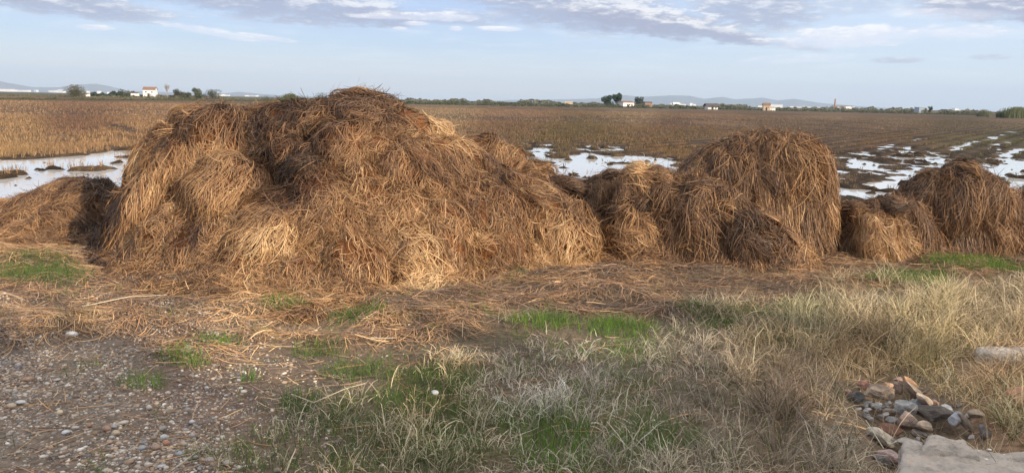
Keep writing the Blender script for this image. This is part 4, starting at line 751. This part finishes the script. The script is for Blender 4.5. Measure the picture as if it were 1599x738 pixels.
# ---------------------------------------------------------------- far things
def leaves(g, n, fn, size, c0, c1):
    P = fn(g, n); a = g.uniform(0, 6.28, n); nrm = norm(g.normal(0, 1, (n, 3))); s = norm(np.cross(nrm, g.normal(0, 1, (n, 3)))); t = np.cross(nrm, s); sz = g.uniform(.5, 1.3, n)[:, None] * size
    V = np.stack([P - s * sz, P + t * sz * .7, P + s * sz, P - t * sz * .7], 1).reshape(-1, 3); Fc = np.arange(n * 4).reshape(n, 4)
    m_ = g.random(n)[:, None]; C = (np.array(c0) * (1 - m_) + np.array(c1) * m_); return V, Fc, np.repeat(C, 4, 0)
def crown_fn(h, w, blobs, lo=.12):
    B = []
    def f(g, n):
        bl = [(g.normal(0, w * .24), g.normal(0, w * .2), h * (lo + (1 - lo) * g.uniform(.15, .72)), g.uniform(.16, .30) * w) for _ in range(blobs)]
        bl.append((0, 0, h * .55, w * .3)); k = g.integers(0, len(bl), n); b = np.array(bl)[k]; d = norm(g.normal(0, 1, (n, 3))); r = g.uniform(.55, 1.05, n)[:, None]
        P = b[:, :3] + d * r * b[:, 3:4] * np.array([1, 1, .9]); P[:, 2] = np.clip(P[:, 2], h * lo * .6, h); P[:, 0] = np.clip(P[:, 0], -w * .52, w * .52); return P
    return f
def tube(pts, r0, r1, n=6):
    V = []; Fc = []; P = [np.array(p, float) for p in pts]
    for k, p in enumerate(P):
        t = norm(P[min(k + 1, len(P) - 1)] - P[max(k - 1, 0)]); s = norm(np.cross(t, [.3, 1., .1])); u = np.cross(s, t); r = r0 + (r1 - r0) * k / (len(P) - 1)
        for j in range(n): a = 6.283 * j / n; V.append(p + (s * math.cos(a) + u * math.sin(a)) * r)
    for k in range(len(P) - 1):
        for j in range(n): Fc.append([k * n + j, k * n + (j + 1) % n, (k + 1) * n + (j + 1) % n, (k + 1) * n + j])
    return np.array(V), np.array(Fc)
def join2(l): V, Fc, _ = join([(a, b, np.zeros((len(a), 3))) for a, b in l]); return V, Fc
def empty(name, loc, label, cat, group=None, rz=0):
    o = bpy.data.objects.new(name, None); COL.objects.link(o); o.location = loc; o.rotation_euler.z = rz; o.empty_display_size = .5; tag(o, label, cat, group); return o
def foot(px, D): p = pxy(px, 150, D); return (p[0], D, FZ)
def tree(name, label, px, D, hpx, wpx, c0=(.035, .05, .02), c1=(.09, .11, .045), blobs=9, n=1500, seed=0, group=None, lo=.1, loc=None, size=None):
    g = np.random.default_rng(int(px * 3 + seed)); h = hpx * D / F; w = wpx * D / F; t = empty(name, loc or foot(px, D), label, 'tree', group)
    tr = [tube([(0, 0, -.2), (w * .02, 0, h * .3), (0, 0, h * .7)], h * .035, h * .012)] + [tube([(0, 0, h * .25), (g.normal(0, w * .15), g.normal(0, w * .1), h * .65)], h * .02, h * .006) for _ in range(5)]
    V, Fc = join2(tr); raw_mesh('trunk', V, Fc, M_BARK, t, smooth=True)
    V, Fc, C = leaves(g, n, crown_fn(h, w, blobs, lo), size or h * .035, c0, c1); raw_mesh('crown', V, Fc, M_LEAF, t, C); return t
TG = 'trees beyond the field'
tree('round_tree', 'large round bushy tree left of the white house, alone at the far left', 118, 330, 19, 34, (.07, .065, .035), (.15, .14, .075), 14, 3500, group=TG, lo=.0)
tree('tree', 'dark green tree rising over the hedge left of the white house', 192, 470, 13, 16, group=TG)
tree('tree', 'low pale brown tree just right of the dark one over the hedge', 203, 480, 10, 14, (.10, .09, .06), (.16, .14, .10), group=TG)
tree('tree', 'small dark slender tree between the white shed and the white house', 207.5, 470, 13, 5, group=TG, n=500)
tree('tree', 'dark bushy tree right of the bare tree', 277, 420, 16, 14, (.05, .055, .03), (.10, .10, .055), group=TG)
tree('tree', 'lower brownish bush right of the dark bushy tree', 287, 425, 11, 16, (.09, .08, .05), (.15, .13, .085), group=TG, lo=0)
tree('tree', 'left and lower tree of the green group of three', 294, 400, 13, 14, (.05, .06, .03), (.10, .115, .055), group=TG, lo=0)
tree('tree', 'tallest tree in the middle of the green group of three', 308, 400, 19, 19, (.06, .075, .035), (.13, .15, .075), 12, 2400, group=TG, lo=.05)
tree('tree', 'broad tree at the right of the green group of three', 331, 395, 15, 24, (.055, .06, .035), (.12, .125, .07), 12, 2400, group=TG, lo=0)
tree('bush', 'low green bush touching the left slope of the largest heap', 416, 330, 8, 20, group=TG, lo=0)
tree('tree', 'dark treetop peeping over the crest of the largest heap', 498, 400, 14, 22, group=TG, lo=0)
tree('pine_tree', 'left dark pine beside the white farm shed', 949, 440, 21, 19, (.018, .035, .015), (.05, .08, .035), 9, 2600, group=TG, lo=.05)
tree('pine_tree', 'right and taller dark pine over the roof of the white farm shed', 965, 442, 24, 17, (.018, .035, .015), (.05, .08, .035), 8, 2400, group=TG, lo=.25)
tree('pine_tree', 'round dark pine between the white shed and the brick house', 997, 450, 18, 15, (.025, .04, .02), (.06, .08, .04), 7, 1400, group=TG, lo=.3)
tree('bush', 'thin bush in the gap right of the white farm shed', 987, 445, 9, 7, group=TG, lo=0, n=500)
tree('bush', 'small rounded bush left of the blue grey shed', 1415, 420, 8, 9, (.07, .085, .05), (.12, .13, .08), group=TG, lo=0, n=700)
tree('bush', 'low wide bush touching the blue grey shed on its left', 1430, 430, 7, 12, (.08, .09, .055), (.13, .14, .085), group=TG, lo=0, n=700)
tree('tree', 'dark low tree right against the blue grey shed', 1447, 415, 8, 12, (.03, .045, .02), (.07, .09, .04), group=TG, lo=0, n=900)
tree('tree', 'dark pointed tree standing right of the blue grey shed', 1455, 410, 14, 8, (.025, .045, .02), (.06, .085, .04), group=TG, n=900)
tree('bush', 'tiny dark bush on the skyline left of the blue grey shed', 1364, 700, 6, 7, group=TG, lo=0, n=300)
tree('bush', 'tiny dark bush on the skyline right of the blue grey shed', 1525, 650, 7, 6, group=TG, lo=0, n=300)
def bare_tree():
    D = 430; h = 24 * D / F; t = empty('bare_tree', foot(261, D), 'tall leafless grey tree right of the white house', 'tree', TG); g = np.random.default_rng(4); L_ = []
    L_.append(tube([(0, 0, -.2), (.1, 0, h * .4)], .22, .16))
    br = []
    for k in range(16):
        a = g.uniform(-.65, .65); z0 = h * g.uniform(.3, .45); ln = h * g.uniform(.35, .56); e = (math.sin(a) * ln * .6, g.normal(0, .8), z0 + math.cos(a) * ln); br.append(tube([(0.1, 0, z0), ((e[0]) * .6, e[1] * .5, z0 + (e[2] - z0) * .5), e], .10, .035))
        for q in range(3): s = np.array([e[0] * .6, e[1] * .5, z0 + (e[2] - z0) * .5]); br.append(tube([s, s + np.array([g.normal(0, .8), g.normal(0, .5), g.uniform(.7, 2.2)])], .05, .02))
    m_ = noise_mat('pale bark', [(.26, .23, .20), (.36, .33, .29)], 4); V, Fc = join2(L_); raw_mesh('trunk', V, Fc, m_, t); V, Fc = join2(br); raw_mesh('branches', V, Fc, m_, t)
bare_tree()
def reeds(label, px, D, wpx, hpx, n=500, seed=1, col=(.12, .13, .07), cat='reeds'):
    g = np.random.default_rng(seed); w = wpx * D / F; h = hpx * D / F; x = g.normal(0, w * .3, n).clip(-w * .55, w * .55); y = g.normal(0, w * .2, n); hh = h * g.uniform(.35, 1, n) * (1 - .4 * (np.abs(x) / (w * .55)) ** 2); P = np.zeros((n, 3, 3)); l = g.normal(0, .12, (n, 2))
    for k in range(3): P[:, k] = np.stack([x + l[:, 0] * hh * k * k / 4, y + l[:, 1] * hh * k / 2, hh * k / 2], -1)
    side = np.tile(np.array([1., 0, 0]), (n, 3, 1)); C = np.array(col) * g.uniform(.5, 1.4, n)[:, None]; V, Fc, C = ribbons(P, np.tile(np.array([[1, .8, .3]]) * w * .018, (n, 1)) + .02, side, C)
    o = raw_mesh('reed_clump', V, Fc, M_LEAF, col=C); o.location = foot(px, D); tag(o, label, cat, 'reed clumps beyond the field')
reeds('upright green reed clump above the left slope of the largest heap', 453, 300, 26, 14, 900, 2, (.11, .13, .065))
reeds('large green reed clump at the right edge of the skyline', 1592, 250, 42, 18, 1800, 3, (.10, .12, .05))
reeds('small thin reed clump left of the large one at the right edge', 1540, 290, 16, 12, 500, 4, (.11, .12, .07))
reeds('single wispy reed tuft on the skyline right of the largest heap', 618, 200, 6, 14, 40, 5, (.2, .2, .13))
def box(x0, x1, y0, y1, z0, z1):
    V = np.array([(x, y, z) for x in (x0, x1) for y in (y0, y1) for z in (z0, z1)]); return V, np.array([[0, 1, 3, 2], [4, 6, 7, 5], [0, 4, 5, 1], [2, 3, 7, 6], [0, 2, 6, 4], [1, 5, 7, 3]])
def house(name, label, px, D, wpx, hpx, rpx=3, dep=6, rz=0, wall=None, roofm=None, door=True, wins=((-.25, .72), (.25, .72)), shed=False, group='farm buildings beyond the field', cat='building', over=.25):
    w = wpx * D / F / 2; h = hpx * D / F; r = rpx * D / F; t = empty(name, foot(px, D), label, cat, group, rad(rz)); d = dep / 2; wall = wall or M_WHITE; roofm = roofm or M_ROOF
    if shed: V = np.array([(-w, -d, -.3), (w, -d, -.3), (w, d, -.3), (-w, d, -.3), (-w, -d, h), (w, -d, h), (w, d, h + r), (-w, d, h + r)]); raw_mesh('wall', V, np.array([[0, 1, 5, 4], [1, 2, 6, 5], [2, 3, 7, 6], [3, 0, 4, 7]]), wall, t); o = over; V = np.array([(-w - o, -d - o, h + .02), (w + o, -d - o, h + .02), (w + o, d + o, h + r + .02), (-w - o, d + o, h + r + .02)]); V2 = np.concatenate([V, V + [0, 0, .18]]); raw_mesh('roof', V2, np.array([[0, 3, 2, 1], [4, 5, 6, 7], [0, 1, 5, 4], [1, 2, 6, 5], [2, 3, 7, 6], [3, 0, 4, 7]]), roofm, t)
    else:
        V = np.array([(-w, -d, -.3), (w, -d, -.3), (w, d, -.3), (-w, d, -.3), (-w, -d, h), (w, -d, h), (w, d, h), (-w, d, h), (-w, 0, h + r), (w, 0, h + r)])
        raw_mesh('wall', V, np.array([[0, 1, 5, 4], [2, 3, 7, 6], [1, 2, 6, 5], [3, 0, 4, 7], [5, 6, 9, 9], [7, 4, 8, 8]])[:4], wall, t)
        raw_mesh('gable', V[[5, 6, 9]], np.array([[0, 1, 2]]), wall, t); raw_mesh('gable', V[[7, 4, 8]], np.array([[0, 1, 2]]), wall, t)
        o = over; e = o * r / d; V = np.array([(-w - o, -d - o, h - e), (w + o, -d - o, h - e), (w + o, 0, h + r), (-w - o, 0, h + r), (w + o, d + o, h - e), (-w - o, d + o, h - e)]); V2 = np.concatenate([V + [0, 0, .03], V + [0, 0, .22]])
        raw_mesh('roof', V2, np.array([[6, 7, 8, 9], [9, 8, 10, 11], [0, 3, 2, 1], [3, 5, 4, 2], [0, 1, 7, 6], [5, 11, 10, 4], [0, 6, 9, 3], [1, 2, 8, 7], [3, 9, 11, 5], [2, 4, 10, 8]]), roofm, t)
    if door: raw_mesh('door', *box(-w * .28, -w * .28 + min(1.6, w * .4), -d - .05, -d + .05, -.05, min(2.4, h * .6)), M_DARK, t)
    for (u, v) in wins:
        if u is None: continue
        s = min(.45, w * .12); raw_mesh('window', *box(u * 2 * w - s, u * 2 * w + s, -d - .04, -d + .05, v * h - s, v * h + s), M_DARK, t)
    return t
house('white_house', 'two storey white house with a brown tiled roof left of the bare tree', 235, 430, 17, 12, 4, 7, 14)
house('white_shed', 'small white open shed under a flat dark roof left of the white house', 211, 450, 9, 6, 1, 4, 8, roofm=M_DROOF, shed=True, wins=())
house('white_shed', 'tiny white shed at the right foot of the large round tree', 137, 420, 4, 4, 1, 3, 8, wins=(), door=False)
house('tan_building', 'small tan building low on the skyline left of the pines', 888, 520, 12, 5, 1, 5, 0, wall=M_TAN, roofm=M_TAN, shed=True, wins=(), door=False)
house('white_farm_shed', 'long white farm shed under the dark pines', 976, 440, 19, 7.5, 2, 9, 22, wins=((-.1, .55), (.1, .55), (.3, .55)), door=True)
house('low_white_wall_shed', 'low white shed below the round pine', 999, 445, 12, 4, .6, 3, 0, shed=True, wins=(), door=False)
house('brick_house', 'square brick coloured house right of the round pine', 1012, 450, 11, 8, 1, 6, 0, wall=M_BRICK, roofm=M_DROOF, shed=True, wins=((.2, .5),), door=True)
house('white_cottage', 'bright white cottage on the skyline between the brick house and the dark roofed shed', 1056, 620, 9, 5, 2.5, 7, 0, roofm=M_WHITE, wins=(), door=False)
house('open_shed', 'low white shed with a wide overhanging dark roof', 1112, 430, 15, 5.5, 3, 7, 0, roofm=M_DROOF, over=1.1, wins=((.3, .4),))
house('ruined_house', 'house with a tilted brown roof and white side right of the dark roofed shed', 1198, 430, 10, 8, 3, 6, -12, wall=M_TAN, roofm=M_ROOF, wins=((.2, .6),))
house('white_annex', 'low white annex against the right side of the house with tilted brown roof', 1206, 431, 8, 4.5, .5, 5, 0, shed=True, wins=(), door=False)
house('blue_grey_shed', 'pale blue grey square shed beside dark trees at the right', 1438, 420, 8, 9, .6, 5, 0, wall=M_GREYB, roofm=M_GREYB, shed=True, wins=(), door=False)
house('factory_hall', 'long white factory hall at the foot of the red chimney', 1315, 900, 26, 5, 1.5, 12, 0, wins=())
house('factory_hall', 'small white block at the right end of the factory hall', 1324, 890, 8, 6, .5, 8, 0, shed=True, wins=(), door=False)
t = empty('factory_chimney', foot(1305, 900), 'slim red brick chimney rising above the far white hall', 'chimney'); V, Fc = tube([(0, 0, 0), (0, 0, 14 * 900 / F + 2)], 1.3, .7, 10); raw_mesh('shaft', V, Fc, M_BRICK, t, smooth=True); V, Fc = tube([(0, 0, 14 * 900 / F + 1.6), (0, 0, 14 * 900 / F + 2.2)], 1.0, 1.0, 10); raw_mesh('cap', V, Fc, M_BRICK, t)
def far_town():
    g = np.random.default_rng(12); protos = []
    for k in range(3):
        w, d, h = [(22, 14, 7), (14, 12, 10), (40, 20, 8)][k]; V, Fc = box(-w / 2, w / 2, -d / 2, d / 2, -1, h); V2, F2 = box(-w / 2 - .4, w / 2 + .4, -d / 2 - .4, d / 2 + .4, h + .01, h + .9)
        protos.append((raw_mesh('far_building', V, Fc, M_WHITE), raw_mesh('roof', V2, F2, M_WHITE if k else M_ROOF)))
    for o, r in protos: COL.objects.unlink(o); COL.objects.unlink(r)
    spots = [(px, g.uniform(4200, 6500), 'white building of the far town under the hills on the left', 'far town buildings on the left') for px in list(g.uniform(-40, 105, 26)) + list(g.uniform(118, 210, 7)) + list(g.uniform(340, 400, 5))]
    spots += [(px, g.uniform(4200, 6500), 'white building of the far town below the blue hills on the right', 'far town buildings on the right') for px in list(g.uniform(1030, 1290, 24)) + list(g.uniform(1240, 1345, 12)) + list(g.uniform(1345, 1560, 8))]
    for px, D, lab, grp in spots:
        o, r = protos[g.integers(0, 3)]; a = o.copy(); b = r.copy(); COL.objects.link(a); COL.objects.link(b); b.parent = a
        a.location = foot(px, D); s = g.uniform(.7, 1.3); a.scale = (s * 1.5, s * 1.5, s * g.uniform(.9, 1.6)); a.rotation_euler.z = g.uniform(-.4, .4); tag(a, lab, 'building', grp)
far_town()
# banks and scrub at the far side of the field
def bank(name, label, line, hpx, n, c0, c1, thick, seed, sz=.25, kind='stuff', cat='scrub', soil=True):
    g = np.random.default_rng(seed); line = np.array(line, float); px = g.uniform(line[0, 0], line[-1, 0], n); D = np.interp(px, line[:, 0], line[:, 1]) + g.normal(0, thick, n)
    x = pxy(px, np.full(n, 150.), D)[:, 0]; hh = hpx * D / F * (.35 + 1.3 * np.clip(vnoise(px * .05, px * 0 + seed, 1) + .5 * vnoise(px * .23, px * 0, 2) + .35, 0, 1.2)); z = FZ + hh * g.random(n) ** 1.3
    P = np.stack([x, D, z], -1); V, Fc, C = leaves(g, n, lambda g_, n_: P, 1, c0, c1); s = (sz * D / 300)[:, None, None]; V = (V.reshape(n, 4, 3) - P[:, None]) * s * np.array([1.5, 1, .8]) + P[:, None]
    tag(raw_mesh(name, V.reshape(-1, 3), Fc, M_LEAF, col=C), label, cat, kind=kind)
bank('field_bank', 'dark green grassy bank closing the stubble field on the left', [(-60, 170), (0, 185), (200, 230), (420, 320), (560, 345)], 2.6, 16000, (.045, .055, .022), (.11, .12, .05), 3, 1, .16)
bank('far_bank', 'second paler grassy bank behind the first on the left', [(-60, 300), (200, 380), (420, 480), (560, 500)], 2.2, 9000, (.09, .09, .04), (.17, .15, .08), 12, 2, .2)
bank('far_hedge', 'dark green hedge line left of the white house', [(138, 500), (225, 510)], 8, 5000, (.02, .035, .018), (.05, .065, .03), 5, 3, .4)
bank('brown_scrub', 'brownish low scrub around the white house', [(205, 440), (345, 420)], 5, 3500, (.10, .08, .05), (.17, .14, .09), 6, 9, .3)
bank('scrub_line', 'dark scrub along the far edge of the field in the middle', [(600, 345), (800, 365), (1000, 430), (1150, 460)], 4.2, 16000, (.04, .05, .025), (.10, .11, .055), 7, 4, .28)
bank('scrub_line', 'dark low scrub along the far edge of the field on the right', [(1100, 455), (1250, 440), (1450, 400), (1640, 370)], 3.6, 15000, (.05, .055, .03), (.11, .11, .06), 7, 5, .28)
bank('far_scrub', 'dim far scrub on the skyline below the blue hills', [(600, 700), (1000, 850), (1300, 800), (1640, 700)], 4.5, 12000, (.08, .085, .05), (.14, .13, .085), 30, 6, .4)
# hills
def hills(label, pts, D, col, seed):
    pts = np.array(pts, float); px = np.linspace(pts[0, 0], pts[-1, 0], 400); py = np.interp(px, pts[:, 0], pts[:, 1]); top = pxy(px, py, D); z = top[:, 2] + D / F * 1.2 * fbm(px * .03, px * 0, seed, 5); z = np.maximum(z, FZ - 5)
    rows = []; 
    for k, (dy, f) in enumerate([(-D * .12, 0), (-D * .07, .3), (-D * .03, .75), (0, 1), (D * .05, .7), (D * .12, 0)]):
        jit = 1 + .25 * fbm(px * .06, px * 0 + k * 3, seed + 1, 4) if 0 < f < 1 else 1
        rows.append(np.stack([top[:, 0] * (1 + dy / D), top[:, 1] + dy, FZ - 5 + (z - FZ + 5) * f * jit], -1))
    A = np.stack(rows, 1); V = A.reshape(-1, 3); i = np.arange(len(V)).reshape(A.shape[:2]); Fc = np.stack([i[:-1, :-1], i[1:, :-1], i[1:, 1:], i[:-1, 1:]], -1).reshape(-1, 4)
    tag(raw_mesh('hills', V, Fc, noise_mat('hill slope', [col, tuple(c * 1.3 for c in col)], .004, 1), smooth=True), label, kind='structure')
hills('long low blue range of hills on the right horizon', [(560, 161), (700, 158), (850, 156), (935, 154), (975, 149), (1000, 151), (1045, 148.5), (1078, 150), (1100, 154), (1128, 151), (1150, 155), (1190, 152), (1215, 156), (1240, 154), (1275, 160), (1350, 166), (1480, 173)], 11000, (.07, .08, .07), 1)
hills('faint hills behind the far town on the left', [(-200, 122), (-60, 126), (0, 127), (15, 130), (50, 136), (90, 136), (110, 134), (150, 131), (170, 134), (200, 142), (300, 146), (340, 147), (375, 144), (420, 148), (470, 150), (560, 154)], 10000, (.09, .085, .07), 2)

# windbreak behind the photographer: its shade lies over the foreground
def windbreak():
    g = np.random.default_rng(21); protos = [tree('cypress_tree', 'dense tree of the windbreak row behind the viewpoint', 100 + k, 100, 1, 1, loc=(0, 0, 0), n=10) for k in range(0)]
    hs = [6.4, 7.1, 6.3, 6.9, 6.2, 6.6, 7.0, 6.1, 6.7, 6.5, 6.9, 6.3, 6.0]
    for k, h in enumerate(hs):
        x = -1.0 + k * 2.5; D = 100; tree('windbreak_tree', 'dense tree of the windbreak row behind the viewpoint', 300 + 31 * k, D, h * WB * F / D, 3.6 * F / D, (.035, .05, .02), (.09, .11, .045), 14, 2600, seed=k, group='windbreak row behind the viewpoint', lo=.0, loc=(x, -6.5 + g.normal(0, .3), 0), size=.17)
WB = 1.1
windbreak()

# ---------------------------------------------------------------- air
def haze():
    V, Fc = box(-14500, 14500, -1000, 14500, -8, 420); o = raw_mesh('haze', V, Fc, None)
    mt = bpy.data.materials.new('haze'); mt.use_nodes = True; nt = mt.node_tree; nt.nodes.remove(nt.nodes['Principled BSDF']); v = nt.nodes.new('ShaderNodeVolumePrincipled'); v.inputs['Color'].default_value = (.62, .78, 1, 1); v.inputs['Density'].default_value = 1.1e-4; v.inputs['Anisotropy'].default_value = 0
    nt.links.new(v.outputs[0], nt.nodes['Material Output'].inputs['Volume']); o.data.materials.clear(); o.data.materials.append(mt); tag(o, 'thin bluish air that fades the far town and hills', kind='stuff')
haze()
